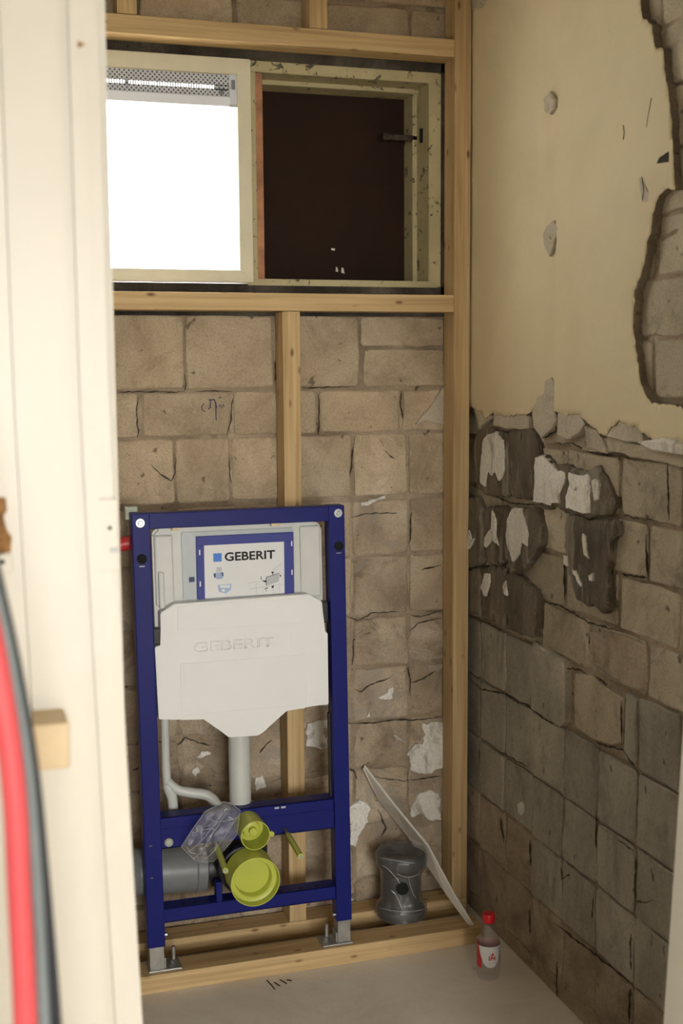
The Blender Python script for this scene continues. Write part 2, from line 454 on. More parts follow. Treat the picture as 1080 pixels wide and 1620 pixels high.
def piece(name, poly, plane, mat, parent, out=0.0, depth=0.016, rough=0.004, face=0.002, cham=0.0022, seed=0, step=0.03):
    pts = []
    n = len(poly)
    for i in range(n):
        a = Vector((*poly[i], 0)); b = Vector((*poly[(i + 1) % n], 0))
        k = max(1, int((b - a).length / step))
        for j in range(k): pts.append(a.lerp(b, j / k))
    c = sum(pts, Vector()) / len(pts)
    P = []
    for p in pts:
        q = noise.noise_vector(Vector((p.x * 23 + seed * 3.1, p.y * 23, seed * 1.7))) + 0.55 * noise.noise_vector(Vector((p.x * 95, p.y * 95, seed * 0.7)))
        P.append(Vector((p.x + q.x * rough, p.y + q.y * rough, 0)))
    # keep convex-ish fan: rings pulled to the centroid
    bm = bmesh.new()
    def h(p, a): return a + face * noise.noise(Vector((p.x * 14, p.y * 14, seed * 2.3))) * 2
    R0 = [bm.verts.new(to3(plane, p.x, p.y, out - depth)) for p in P]
    R1 = [bm.verts.new(to3(plane, p.x, p.y, h(p, out) - cham)) for p in P]
    ins = []
    for p in P:
        d = c - p; L = d.length
        ins.append(p + d * min(0.45, cham * 1.6 / max(L, 1e-4)))
    R2 = [bm.verts.new(to3(plane, p.x, p.y, h(p, out))) for p in ins]
    mid = [p.lerp(c, 0.5) for p in P]
    R3 = [bm.verts.new(to3(plane, p.x, p.y, h(p, out))) for p in mid]
    cv = bm.verts.new(to3(plane, c.x, c.y, h(c, out)))
    m = len(P)
    for i in range(m):
        j = (i + 1) % m
        for A, B in ((R0, R1), (R1, R2), (R2, R3)): bm.faces.new((A[i], A[j], B[j], B[i]))
        bm.faces.new((R3[i], R3[j], cv))
    return obj(name, bm, mat, parent)

def rect(u0, u1, v0, v1, r=0.006):
    return [(u0 + r, v0), (u1 - r, v0), (u1, v0 + r), (u1, v1 - r), (u1 - r, v1), (u0 + r, v1), (u0, v1 - r), (u0, v0 + r)]

# ================================================================== STRUCTURE
ROOM_TOP = 2.62
XL, XR = 0.20, 1.2875
fl = box('floor', -1.2, 1.7, -4.8, 3.2, -0.06, 0.0, 'floor', bevel=0)
tag(fl, 'dusty grey-beige cement floor in front of the timber battens', 'floor', 'structure')
ce = box('ceiling', -1.2, 1.7, -4.8, 3.08, ROOM_TOP, ROOM_TOP + 0.06, 'hall', bevel=0)
tag(ce, 'plain ceiling above the small room', 'ceiling', 'structure')

# ---- back wall with window opening (x .235..1.21, z 1.64..2.18)
wb = empty('wall_back', (0.7, 3.0, 0), 'stripped brick wall behind the timber stud frame', 'wall', 'structure')
boxes('masonry_core', [(XL - 0.1, 1.40, 3.0055, 3.08, 0.0, 1.635), (XL - 0.1, 1.40, 3.0055, 3.08, 2.185, ROOM_TOP),
                       (XL - 0.1, 0.232, 3.0055, 3.08, 1.635, 2.185), (1.212, 1.40, 3.0055, 3.2, 1.635, 2.185)], 'joint', wb, 0)
boxes('mortar_strip', [(XL, 1.255, 3.001, 3.02, 2.174, 2.215), (XL, 1.255, 3.001, 3.02, 1.612, 1.648), (1.2035, 1.235, 3.001, 3.02, 1.61, 2.2)], 'joint_dark', wb, 0.002)
# rough strip of timber packing under the lower rail
boxes('packing_strip', [(XL, 1.25, 2.996, 3.012, 1.571, 1.588)], 'joint_dark', wb, 0.002)
_sd = 0
def bp(r, mat, **k):
    global _sd; _sd += 1
    return piece('brick', r if isinstance(r, list) else rect(*r), 'back', mat, wb, seed=_sd, **k)
G = 0.0045
# bricks above the window
for x0, x1, z0, z1 in [(.21, .445, 2.218, 2.32), (.455, .672, 2.218, 2.32), (.684, .895, 2.218, 2.32), (.905, 1.118, 2.218, 2.32), (1.126, 1.26, 2.218, 2.32),
                       (.21, .333, 2.332, 2.434), (.343, .56, 2.332, 2.434), (.57, .786, 2.332, 2.434), (.797, 1.01, 2.332, 2.434), (1.02, 1.26, 2.332, 2.434),
                       (.21, .445, 2.446, 2.548), (.455, .672, 2.446, 2.548), (.684, .895, 2.446, 2.548), (.905, 1.118, 2.446, 2.548), (1.126, 1.26, 2.446, 2.548)]:
    bp((x0, x1, z0, z1), 'brick', rough=0.003)
# whole bricks of the upper field
for x0, x1, z0, z1 in [(.21, .317, 1.397, 1.57), (.323, .541, 1.397, 1.57), (.547, .759, 1.397, 1.57), (.766, .984, 1.397, 1.57), (.998, 1.22, 1.397, 1.489), (.99, 1.215, 1.497, 1.568), (1.223, 1.262, 1.397, 1.568),
                       (.21, .427, 1.282, 1.386), (.440, .652, 1.282, 1.386), (.662, .871, 1.282, 1.386), (.881, 1.094, 1.282, 1.386), (1.103, 1.262, 1.282, 1.386),
                       (.21, .36, 1.118, 1.274), (.365, .510, 1.118, 1.274), (.516, .648, 1.118, 1.274), (.655, .81, 1.118, 1.274), (.816, .962, 1.118, 1.274), (.97, 1.111, 1.118, 1.274), (1.119, 1.262, 1.118, 1.274)]:
    bp((x0, x1, z0, z1), 'brick', out=random.uniform(-0.002, 0.002))
# field of tile-sized beds lower down, more broken toward the floor
xs = [.21, .36, .51, .662, .813, .965, 1.117, 1.262]
zs = [1.108, .962, .805, .669, .527, .398, .25, .1, .006]
for i in range(len(zs) - 1):
    for j in range(len(xs) - 1):
        gap = random.uniform(0.002, 0.005)
        r = rect(xs[j] + gap, xs[j + 1] - gap, zs[i + 1] + gap + .002, zs[i] - gap, 0.005)
        bp(r, 'bed' if i > 1 or random.random() < .3 else 'brick', out=random.uniform(-0.004, 0.0015), rough=0.008 if i > 1 else 0.004, face=0.0035 if i > 1 else 0.0015, cham=0.0025)
# white scraps of old coating on the back wall
SCRAPS_B = {
 'p1': [(1.031, 0.591), (1.054, 0.597), (1.056, 0.61), (1.067, 0.609), (1.069, 0.578), (1.056, 0.579), (1.039, 0.584)],
 'p2': [(1.002, 0.536), (1.007, 0.551), (1.013, 0.535)],
 'p3': [(1.076, 0.485), (1.105, 0.468), (1.101, 0.465), (1.084, 0.472)],
 'p4': [(1.155, 0.512), (1.168, 0.505), (1.201, 0.509), (1.225, 0.505), (1.225, 0.375), (1.159, 0.374), (1.126, 0.384), (1.113, 0.425), (1.134, 0.451), (1.155, 0.453), (1.164, 0.481), (1.155, 0.498)],
 'p6': [(0.951, 0.299), (0.977, 0.319), (1.005, 0.293), (1.002, 0.256), (0.981, 0.231), (0.967, 0.191), (0.952, 0.198)],
 'p7': [(1.119, 0.284), (1.138, 0.315), (1.177, 0.329), (1.206, 0.307), (1.206, 0.242), (1.177, 0.236), (1.148, 0.267), (1.129, 0.251)],
 'p8': [(0.554, 0.477), (0.568, 0.486), (0.586, 0.483), (0.585, 0.477), (0.565, 0.474)],
 'p9': [(0.699, 0.409), (0.721, 0.412), (0.731, 0.377), (0.703, 0.377)],
 'p10': [(0.836, 0.48), (0.894, 0.466), (0.895, 0.541), (0.837, 0.537)],
 'p11': [(0.54, 0.44), (0.556, 0.452), (0.562, 0.436), (0.55, 0.43)],
 'p12': [(0.985, 1.098), (1.02, 1.106), (1.05, 1.117), (1.052, 1.11), (1.03, 1.1), (0.99, 1.09)],
}
for k, p in SCRAPS_B.items():
    _sd += 1
    piece('coating_scrap', p, 'back', 'whitecoat', wb, out=0.005, depth=0.012, rough=0.009, face=0.0008, cham=0.0012, seed=_sd, step=0.006)
_sd += 1
piece('plaster_scrap', [(1.136, 1.298), (1.147, 1.315), (1.181, 1.349), (1.208, 1.389), (1.225, 1.394), (1.225, 1.297), (1.192, 1.297), (1.16, 1.306)], 'back', 'greyplaster', wb, out=0.006, depth=0.012, rough=0.003, face=0.001, cham=0.002, seed=_sd, step=0.015)

# pencil scribble on one brick of the back wall
def strokes(name, lines, plane, d, w, mat, parent):
    bm = bmesh.new()
    for ln in lines: add_tube(bm, [to3(plane, u, v, d) for u, v in ln], w, 5)
    return obj(name, bm, mat, parent)
strokes('pencil_mark', [[(.588, 1.36), (.581, 1.352), (.583, 1.343), (.59, 1.34)], [(.604, 1.368), (.602, 1.349), (.596, 1.346)], [(.598, 1.368), (.612, 1.368)],
                        [(.612, 1.37), (.616, 1.358), (.618, 1.349)], [(.616, 1.362), (.616, 1.318)], [(.624, 1.35), (.626, 1.357), (.630, 1.349), (.634, 1.357), (.637, 1.35)]], 'back', 0.0022, 0.0011, 'navy', wb)

# ---- right wall
wr = empty('wall_right', (1.28, 2.3, 0), 'right-hand wall, cream plaster above broken off tile bedding', 'wall', 'structure')
box('masonry_core', 1.2785, 1.42, 1.56, 3.2, 0.0, ROOM_TOP, 'joint', wr, 0)
def rp(r, mat, name='brick', **k):
    global _sd; _sd += 1
    return piece(name, r if isinstance(r, list) else rect(*r), 'right', mat, wr, seed=_sd, **k)
ys = [1.60, 1.655, 1.81, 1.965, 2.115, 2.27, 2.425, 2.58, 2.733, 2.885, 2.998]
zr = [0.015, 0.047, 0.195, 0.342, 0.488, 0.645, 0.797]
SK = {(6, 5), (5, 5), (4, 5)}
for i in range(len(zr) - 1):
    for j in range(len(ys) - 1):
        if (j, i) in SK: continue
        g = random.uniform(0.0012, 0.0035)
        low = i == 0 or (i == 1) or (i == 2 and j >= 7)
        rp(rect(ys[j] + g, ys[j + 1] - g, zr[i] + g, zr[i + 1] - g, 0.006), 'joint' if i == 0 else 'warmbed' if low else 'greybed', out=random.uniform(0.001, 0.0045) - (0.0065 if i == 0 else 0.004 if low else 0), rough=0.004, face=0.0022 if not low else 0.004, cham=0.003, name='tile_bed')
# exposed bricks between bedding and plaster, half bond
rows = [(.803, .907, 2.093), (.917, 1.022, 2.207), (1.032, 1.138, 2.095), (1.149, 1.262, 2.207), (1.272, 1.372, 2.095)]
for k, (z0, z1, ph) in enumerate(rows):
    y = ph - 0.225 * 3
    while y < 2.99:
        a, b = max(y + 0.005, 1.60), min(y + 0.220, 2.997)
        if b - a > 0.03 and b > 1.6:
            rp((a, b, z0, z1), 'rbrick', out=random.uniform(-0.004, 0.0005), rough=0.005, face=0.002)
        y += 0.225
# bricks bared in the big plaster hole near the door
for k in range(11):
    z0 = 1.385 + k * 0.1135; ph = 2.207 if k % 2 else 2.095
    y = ph - 0.225 * 3
    while y < 2.2:
        a, b = max(y + 0.005, 1.60), min(y + 0.220, 2.25)
        if b - a > 0.04 and z0 + .105 < ROOM_TOP: rp((a, b, z0, z0 + 0.105), 'rbrick', out=random.uniform(-0.005, -0.001), rough=0.004)
        y += 0.225

PROUD = {
'A1':[(2.903, 1.262), (2.878, 1.281), (2.794, 1.29), (2.725, 1.288), (2.708, 1.268), (2.706, 1.168), (2.716, 1.138), (2.803, 1.125), (2.876, 1.133), (2.895, 1.152), (2.915, 1.216)],
'A2':[(2.704, 1.291), (2.596, 1.3), (2.56, 1.271), (2.549, 1.254), (2.558, 1.195), (2.556, 1.145), (2.677, 1.135), (2.706, 1.144)],
'B':[(2.559, 1.246), (2.519, 1.251), (2.475, 1.228), (2.392, 1.229), (2.322, 1.228), (2.28, 1.24), (2.247, 1.224), (2.225, 1.19), (2.209, 1.167), (2.22, 1.15), (2.301, 1.132), (2.371, 1.133), (2.453, 1.133), (2.561, 1.135)],
'A3':[(2.991, 1.102), (2.876, 1.118), (2.85, 1.091), (2.847, 1.041), (2.845, 0.976), (2.873, 0.944), (2.989, 0.929)],
'A4':[(2.842, 1.096), (2.722, 1.114), (2.695, 1.098), (2.694, 1.041), (2.69, 0.998), (2.707, 0.976), (2.812, 0.953), (2.84, 0.971)],
'A5':[(2.689, 1.11), (2.613, 1.125), (2.531, 1.116), (2.515, 1.081), (2.519, 1.04), (2.568, 1.001), (2.63, 0.963), (2.686, 0.973), (2.692, 1.04)],
'A6':[(2.867, 0.937), (2.788, 0.95), (2.719, 0.964), (2.714, 0.824), (2.738, 0.809), (2.852, 0.809)],
'A7':[(2.708, 0.946), (2.63, 0.957), (2.546, 0.94), (2.537, 0.9), (2.548, 0.824), (2.606, 0.819), (2.708, 0.815)],
'A8':[(2.99, 0.92), (2.875, 0.937), (2.86, 0.82), (2.99, 0.805)],
'C':[(2.416, 1.111), (2.353, 1.127), (2.235, 1.132), (2.188, 1.137), (2.181, 1.122), (2.21, 1.098), (2.215, 1.061), (2.214, 0.98), (2.208, 0.952), (2.236, 0.936), (2.278, 0.947), (2.347, 0.948), (2.403, 1.008), (2.412, 1.059)],
}
for k, p in PROUD.items():
    o_ = 0.019 if k in ('C', 'A7', 'A5', 'A3') else 0.0135
    rp(p, 'adhesive', name='adhesive_slab', out=o_, depth=0.026, rough=0.011, face=0.002, cham=0.004, step=0.012)
rp([(2.563, 0.813), (2.416, 0.799), (2.406, 0.779), (2.407, 0.663), (2.43, 0.647), (2.574, 0.649), (2.574, 0.80)], 'greybed', name='tile_bed', out=0.013, depth=0.026, rough=0.003, face=0.0015, cham=0.004)
rp([(2.378, 0.781), (2.307, 0.790), (2.174, 0.776), (2.175, 0.685), (2.218, 0.664), (2.303, 0.655), (2.38, 0.66)], 'rbrick', out=0.001, rough=0.005, face=0.002)
rp([(2.160, 0.79), (2.12, 0.79), (2.116, 0.655), (2.165, 0.655)], 'greybed', name='tile_bed', out=0.004)
rp([(2.31, 0.888), (2.227, 0.900), (2.133, 0.904), (2.096, 0.900), (2.083, 0.859), (2.084, 0.812), (2.144, 0.806), (2.223, 0.807), (2.304, 0.826)], 'bed', name='mortar_patch', out=0.006, depth=0.016, rough=0.005, face=0.004, cham=0.005)
WHITE = {
'A1w':[(2.855, 1.22), (2.847, 1.26), (2.817, 1.281), (2.771, 1.285), (2.73, 1.269), (2.715, 1.234), (2.723, 1.2), (2.751, 1.169), (2.769, 1.192), (2.792, 1.18), (2.822, 1.188), (2.824, 1.151), (2.858, 1.153)],
'Bw1':[(2.554, 1.24), (2.519, 1.245), (2.465, 1.22), (2.41, 1.217), (2.405, 1.207), (2.413, 1.185), (2.436, 1.165), (2.435, 1.144), (2.463, 1.139), (2.556, 1.14)],
'Bw2':[(2.391, 1.217), (2.304, 1.217), (2.295, 1.199), (2.297, 1.141), (2.319, 1.137), (2.345, 1.14), (2.403, 1.143), (2.403, 1.164), (2.386, 1.196)],
'Bw3':[(2.291, 1.21), (2.262, 1.209), (2.263, 1.172), (2.277, 1.168), (2.286, 1.188)],
'A3w':[(2.944, 1.008), (2.918, 1.032), (2.899, 1.009), (2.88, 1.014), (2.899, 0.991), (2.924, 0.977), (2.944, 0.98)],
'A4w':[(2.835, 1.022), (2.79, 1.048), (2.785, 1.093), (2.767, 1.075), (2.772, 1.035), (2.748, 1.016), (2.789, 1.018), (2.819, 0.997), (2.834, 0.997)],
'A5w':[(2.661, 1.113), (2.613, 1.118), (2.596, 1.081), (2.575, 1.065), (2.574, 1.033), (2.611, 1.039), (2.615, 1.008), (2.655, 0.987), (2.68, 1.013), (2.688, 1.044), (2.682, 1.085)],
'A6w':[(2.853, 0.893), (2.83, 0.932), (2.802, 0.932), (2.799, 0.912), (2.823, 0.873), (2.835, 0.876)],
'A7w':[(2.704, 0.923), (2.69, 0.938), (2.682, 0.905), (2.699, 0.905)],
'Cw1':[(2.405, 1.038), (2.381, 1.039), (2.381, 1.018), (2.40, 1.022)],
'Cw2':[(2.315, 1.099), (2.302, 1.091), (2.299, 1.066), (2.288, 1.042), (2.305, 1.052), (2.315, 1.076)],
'Cw3':[(2.363, 1.016), (2.341, 1.013), (2.318, 0.991), (2.32, 0.983), (2.338, 0.996)],
'Cw4':[(2.285, 1.013), (2.268, 1.02), (2.267, 1.002), (2.282, 1.001)],
'wf':[(2.65, 0.393), (2.628, 0.408), (2.615, 0.398), (2.63, 0.373), (2.646, 0.374)],
}
for k, p in WHITE.items():
    o_ = 0.0075 if k == 'wf' else (0.0235 if k[0] == 'C' or k[:2] in ('A7', 'A5', 'A3') else 0.018)
    rp(p, 'whitecoat', name='coating_scrap', out=o_, depth=0.012, rough=0.007, face=0.0006, cham=0.0008, step=0.005)
GREY = {
'g1':[(2.587, 1.364), (2.523, 1.386), (2.514, 1.414), (2.49, 1.419), (2.471, 1.402), (2.47, 1.38), (2.479, 1.354), (2.464, 1.328), (2.487, 1.305), (2.535, 1.285), (2.576, 1.306)],
'g2':[(2.459, 1.341), (2.414, 1.351), (2.351, 1.341), (2.333, 1.325), (2.359, 1.303), (2.403, 1.286), (2.458, 1.294)],
'g3':[(2.249, 1.304), (2.23, 1.327), (2.196, 1.346), (2.15, 1.342), (2.112, 1.322), (2.104, 1.298), (2.178, 1.296)],
'g4':[(2.905, 1.421), (2.856, 1.431), (2.808, 1.407), (2.795, 1.349), (2.818, 1.315), (2.878, 1.292), (2.91, 1.336)],
'g5':[(2.333, 1.321), (2.291, 1.31), (2.249, 1.288), (2.24, 1.268), (2.323, 1.275)],
'g6':[(2.79, 1.345), (2.66, 1.35), (2.60, 1.33), (2.60, 1.302), (2.70, 1.296), (2.80, 1.30)],
}
for k, p in GREY.items():
    rp(p, 'greyplaster', name='undercoat_patch', out=0.0125, depth=0.024, rough=0.004, face=0.0008, cham=0.002, step=0.015)
rp([(2.24, 1.30), (2.10, 1.292), (1.95, 1.285), (1.95, 1.262), (2.10, 1.266), (2.28, 1.272), (2.35, 1.27), (2.34, 1.285)], 'rbrick', name='mortar_patch', out=0.006, depth=0.016, rough=0.006, face=0.004)
rp([(2.097, 1.299), (2.048, 1.306), (2.014, 1.312), (1.981, 1.31), (1.95, 1.30), (1.95, 1.284), (2.013, 1.284), (2.054, 1.285)], 'whitecoat', name='filler_lump', out=0.03, depth=0.034, rough=0.003, face=0.004, cham=0.008, step=0.012)

# cream plaster layer with ragged edge and a shallow filled chase
OUT = [(2.998, 2.615), (2.998, 1.36), (2.93, 1.345), (2.886, 1.334), (2.84, 1.318), (2.80, 1.33), (2.70, 1.325), (2.60, 1.335), (2.583, 1.34), (2.54, 1.375), (2.506, 1.405), (2.485, 1.38), (2.474, 1.347),
       (2.42, 1.338), (2.359, 1.344), (2.31, 1.325), (2.251, 1.302), (2.19, 1.335), (2.13, 1.327), (2.06, 1.303), (1.976, 1.305), (1.9, 1.30), (1.9, 1.36), (2.0, 1.372), (2.06, 1.372), (2.087, 1.383),
       (2.11, 1.41), (2.124, 1.454), (2.143, 1.527), (2.14, 1.587), (2.12, 1.61), (2.098, 1.654), (2.085, 1.69), (2.079, 1.722), (2.058, 1.754), (2.03, 1.762), (2.006, 1.758), (2.012, 1.78), (2.015, 1.815), (2.022, 1.87), (2.034, 1.929),
       (2.051, 1.977), (2.059, 2.018), (2.080, 2.02), (2.096, 2.043), (2.098, 2.07), (2.133, 2.086), (2.139, 2.122), (2.12, 2.2), (2.13, 2.3), (2.1, 2.45), (2.1, 2.615)]
def ragged(poly, step, amp, seed):
    out = []
    n = len(poly)
    for i in range(n):
        a = Vector(poly[i]); b = Vector(poly[(i + 1) % n]); L = (b - a).length
        k = max(1, int(L / step)); nr = Vector((-(b - a).y, (b - a).x)).normalized()
        straight = i in (0, n - 1)
        for j in range(k):
            p = a.lerp(b, j / k)
            if not straight:
                p = p + nr * amp * (noise.noise(Vector((p.x * 60, p.y * 60, seed))) + 0.6 * noise.noise(Vector((p.x * 170, p.y * 170, seed))))
            out.append(p)
    return out
def plaster_height(u, v):
    h = 0.0012 * noise.noise(Vector((u * 4, v * 4, 3.3))) * 2 + 0.0005 * noise.noise(Vector((u * 17, v * 17, 9.1)))
    # shallow chase (a chopped and refilled slot) running down the wall
    t = 1 - abs(u - 2.515) / 0.046
    if t > 0: h -= 0.007 * min(1.0, t * 3)
    if u > 2.56: h -= 0.0012
    for (cy, cz, r, dpt) in ((2.495, 1.715, 0.034, 0.006), (2.512, 2.008, 0.026, 0.006), (2.112, 1.77, 0.024, 0.005), (2.52, 2.06, 0.014, 0.006), (2.19, 1.89, 0.010, 0.004)):
        d = math.hypot((u - cy) * 1.3, v - cz) / r
        if d < 1: h -= dpt * (1 - d ** 4)
    return h
def plaster_layer():
    op = ragged(OUT, 0.009, 0.006, 4.0)
    verts = [Vector((p[0], p[1])) for p in op]; n = len(verts)
    edges = [(i, (i + 1) % n) for i in range(n)]
    g = 0.0145
    y = 1.905
    while y < 2.995:
        z = 1.31
        while z < 2.61:
            verts.append(Vector((y + random.uniform(-.002, .002), z + random.uniform(-.002, .002)))); z += g
        y += g
    V, E_, F, *_ = delaunay_2d_cdt(verts, edges, [list(range(n))], 2, 1e-6)
    bm = bmesh.new()
    bv = [bm.verts.new((1.272 - 0.0145 - plaster_height(v.x, v.y), v.x, v.y)) for v in V]
    for f in F: bm.faces.new([bv[i] for i in f])
    for f in bm.faces: f.smooth = True
    # side skirt down to the masonry
    be = [e for e in bm.edges if len(e.link_faces) == 1]
    back = {}
    for e in be:
        for v in e.verts:
            if v not in back:
                c = v.co.copy(); c.x = 1.2855
                back[v] = bm.verts.new(c)
    for e in be:
        a, b = e.verts
        f = bm.faces.new((a, b, back[b], back[a])); f.material_index = 1
    for v in list(bm.verts):
        if not v.link_faces: bm.verts.remove(v)
    return obj('plaster_layer', bm, ['plaster', 'plasteredge'], wr)
plaster_layer()
rp([(2.535, 1.731), (2.518, 1.747), (2.481, 1.758), (2.457, 1.74), (2.48, 1.717), (2.488, 1.697), (2.505, 1.682), (2.527, 1.705)], 'greyplaster', name='undercoat_patch', out=0.0148, depth=0.01, rough=0.003, face=0.0006, cham=0.002, step=0.012)
rp([(2.135, 1.795), (2.124, 1.802), (2.113, 1.781), (2.096, 1.764), (2.101, 1.746), (2.119, 1.748), (2.129, 1.772)], 'greyplaster', name='undercoat_patch', out=0.0148, depth=0.01, rough=0.002, face=0.0006, cham=0.002, step=0.012)
rp([(2.54, 2.026), (2.512, 2.033), (2.483, 2.01), (2.488, 1.995), (2.515, 1.985), (2.535, 1.995)], 'greyplaster', name='undercoat_patch', out=0.0148, depth=0.01, rough=0.003, face=0.001, cham=0.003, step=0.01)
rp([(2.069, 1.812), (2.06, 1.823), (2.03, 1.829), (2.03, 1.809)], 'joint_dark', name='chipped_hole', out=0.0158, depth=0.01, rough=0.002, face=0.0004, cham=0.001, step=0.01)
rp([(2.942, 2.315), (2.93, 2.345), (2.80, 2.35), (2.83, 2.316), (2.87, 2.301)], 'greyplaster', name='undercoat_patch', out=0.0165, depth=0.01, rough=0.003, face=0.0006, cham=0.002, step=0.012)
strokes('scratch', [[(2.193, 1.904), (2.189, 1.89), (2.192, 1.877)], [(2.093, 1.935), (2.103, 1.905), (2.108, 1.885)], [(2.514, 2.008), (2.508, 2.0), (2.513, 1.994)], [(2.12, 1.795), (2.113, 1.772), (2.117, 1.753)]], 'right', 0.0150, 0.0008, 'joint_dark', wr)

# ---- cracks along broken joints: dark tubes, gap shadow put in as colour
CRACK_B = [[(1.121, 1.056), (1.123, 1.032), (1.121, 1.005), (1.118, 0.988)], [(1.12, 0.885), (1.143, 0.907), (1.16, 0.922), (1.209, 0.929)], [(0.948, 0.81), (0.98, 0.796), (1.016, 0.813), (1.086, 0.814)], [(1.123, 0.802), (1.151, 0.794), (1.21, 0.808)], [(1.118, 0.759), (1.143, 0.777), (1.168, 0.783), (1.21, 0.787)], [(0.964, 0.743), (0.98, 0.753), (1.012, 0.763)], [(0.967, 0.614), (0.987, 0.608), (1.012, 0.625), (1.048, 0.634), (1.073, 0.644)], [(1.116, 0.664), (1.118, 0.64), (1.122, 0.612), (1.12, 0.584)], [(0.95, 0.526), (1.015, 0.522), (1.085, 0.524), (1.135, 0.519), (1.211, 0.52)], [(0.964, 0.743), (0.965, 0.708), (0.961, 0.681)], [(1.122, 0.62), (1.16, 0.629), (1.193, 0.646)], [(0.377, 1.391), (0.463, 1.389), (0.52, 1.387), (0.542, 1.389)], [(0.543, 1.431), (0.543, 1.391)], [(0.426, 1.376), (0.424, 1.341), (0.426, 1.28)], [(0.454, 1.216), (0.476, 1.191), (0.502, 1.173), (0.513, 1.194), (0.515, 1.23)], [(0.647, 1.226), (0.647, 1.19), (0.653, 1.163)], [(0.659, 1.372), (0.653, 1.319), (0.643, 1.28)], [(0.565, 1.389), (0.659, 1.388)], [(0.767, 1.46), (0.767, 1.411)], [(1.099, 1.385), (1.096, 1.341), (1.102, 1.311)], [(0.834, 1.394), (0.973, 1.397)], [(1.124, 1.074), (1.123, 1.036), (1.119, 0.991)], [(0.961, 1.066), (1.018, 1.073), (1.086, 1.071)], [(1.04, 1.263), (1.055, 1.228), (1.081, 1.208)], [(0.877, 1.378), (0.879, 1.335), (0.876, 1.277)], [(0.967, 1.245), (0.962, 1.192), (0.956, 1.167)], [(0.745, 0.503), (0.711, 0.472)], [(0.495, 0.505), (0.523, 0.53), (0.588, 0.501)], [(0.846, 0.285), (0.888, 0.35)], [(0.392, 0.46), (0.425, 0.473)], [(0.383, 0.511), (0.41, 0.53), (0.416, 0.551)], [(0.952, 0.404), (0.964, 0.398), (0.973, 0.374)], [(1.115, 0.414), (1.144, 0.393), (1.207, 0.396)], [(1.006, 0.38), (1.101, 0.356), (1.207, 0.358)], [(1.038, 0.209), (1.053, 0.231), (1.029, 0.289)]]
CRACK_R = [[(2.96, 0.633), (2.882, 0.62), (2.725, 0.647), (2.657, 0.644), (2.603, 0.651), (2.52, 0.64), (2.432, 0.646)], [(2.574, 0.763), (2.579, 0.719), (2.581, 0.686)], [(2.408, 0.778), (2.415, 0.714), (2.414, 0.66)], [(2.427, 0.783), (2.371, 0.791), (2.327, 0.795)], [(2.886, 0.461), (2.876, 0.416)], [(2.754, 0.321), (2.729, 0.278)], [(2.274, 0.508), (2.268, 0.449)], [(2.769, 0.49), (2.688, 0.495), (2.6, 0.502)], [(2.284, 0.795), (2.234, 0.79)], [(2.181, 0.77), (2.173, 0.685)], [(2.279, 0.654), (2.165, 0.671), (2.103, 0.641)], [(2.754, 0.312), (2.729, 0.265)], [(2.585, 0.328), (2.583, 0.265)], [(2.427, 0.322), (2.422, 0.296), (2.375, 0.331)], [(2.273, 0.484), (2.271, 0.427)], [(2.28, 0.313), (2.279, 0.26)], [(2.111, 0.376), (2.077, 0.388), (2.045, 0.406)], [(2.124, 0.303), (2.121, 0.228)], [(2.123, 0.185), (2.124, 0.111)], [(2.586, 0.155), (2.579, 0.098)], [(2.44, 0.094), (2.438, 0.009)], [(2.111, 0.471), (2.111, 0.376)], [(2.182, 0.478), (2.119, 0.477)], [(2.457, 0.177), (2.298, 0.189), (2.131, 0.198)], [(2.191, 1.149), (2.13, 1.148), (2.058, 1.152)], [(2.1, 1.12), (2.094, 1.078), (2.089, 1.04)], [(2.186, 1.029), (2.089, 1.036)], [(2.547, 0.912), (2.44, 0.917), (2.322, 0.905), (2.182, 0.912)], [(2.434, 1.034), (2.426, 0.929)], [(2.029, 1.267), (2.02, 1.156)], [(2.488, 1.275), (2.405, 1.28), (2.317, 1.264), (2.128, 1.268)], [(2.48, 1.324), (2.48, 1.302), (2.547, 1.281)], [(2.977, 0.925), (2.887, 0.939), (2.72, 0.969)], [(2.852, 1.13), (2.712, 1.119), (2.573, 1.129)], [(2.962, 0.796), (2.835, 0.802), (2.728, 0.798)]]
def crack(ln, plane, parent, w, d):
    pts = []
    for a, b in zip(ln, ln[1:]):
        a, b = Vector(a), Vector(b); k = max(2, int((b - a).length / 0.006))
        for j in range(k): pts.append(a.lerp(b, j / k))
    pts.append(Vector(ln[-1]))
    P, Rr = [], []
    for i, p in enumerate(pts):
        q = noise.noise_vector(Vector((p.x * 70, p.y * 70, 1.3)))
        P.append(to3(plane, p.x + q.x * 0.003, p.y + q.y * 0.003, d))
        t = i / (len(pts) - 1)
        Rr.append(max(0.0005, w * (0.45 + 0.9 * abs(noise.noise(Vector((p.x * 45, p.y * 45, 7.7)))) * 1.6) * (0.25 + min(1.0, 6 * min(t, 1 - t)))))
    bm = bmesh.new(); add_tube(bm, P, Rr, 6)
    return obj('crack', bm, 'crackshade', parent)
for ln in CRACK_B: crack(ln, 'back', wb, 0.0017, 0.0006)
for ln in CRACK_R: crack(ln, 'right', wr, 0.0018, 0.003)

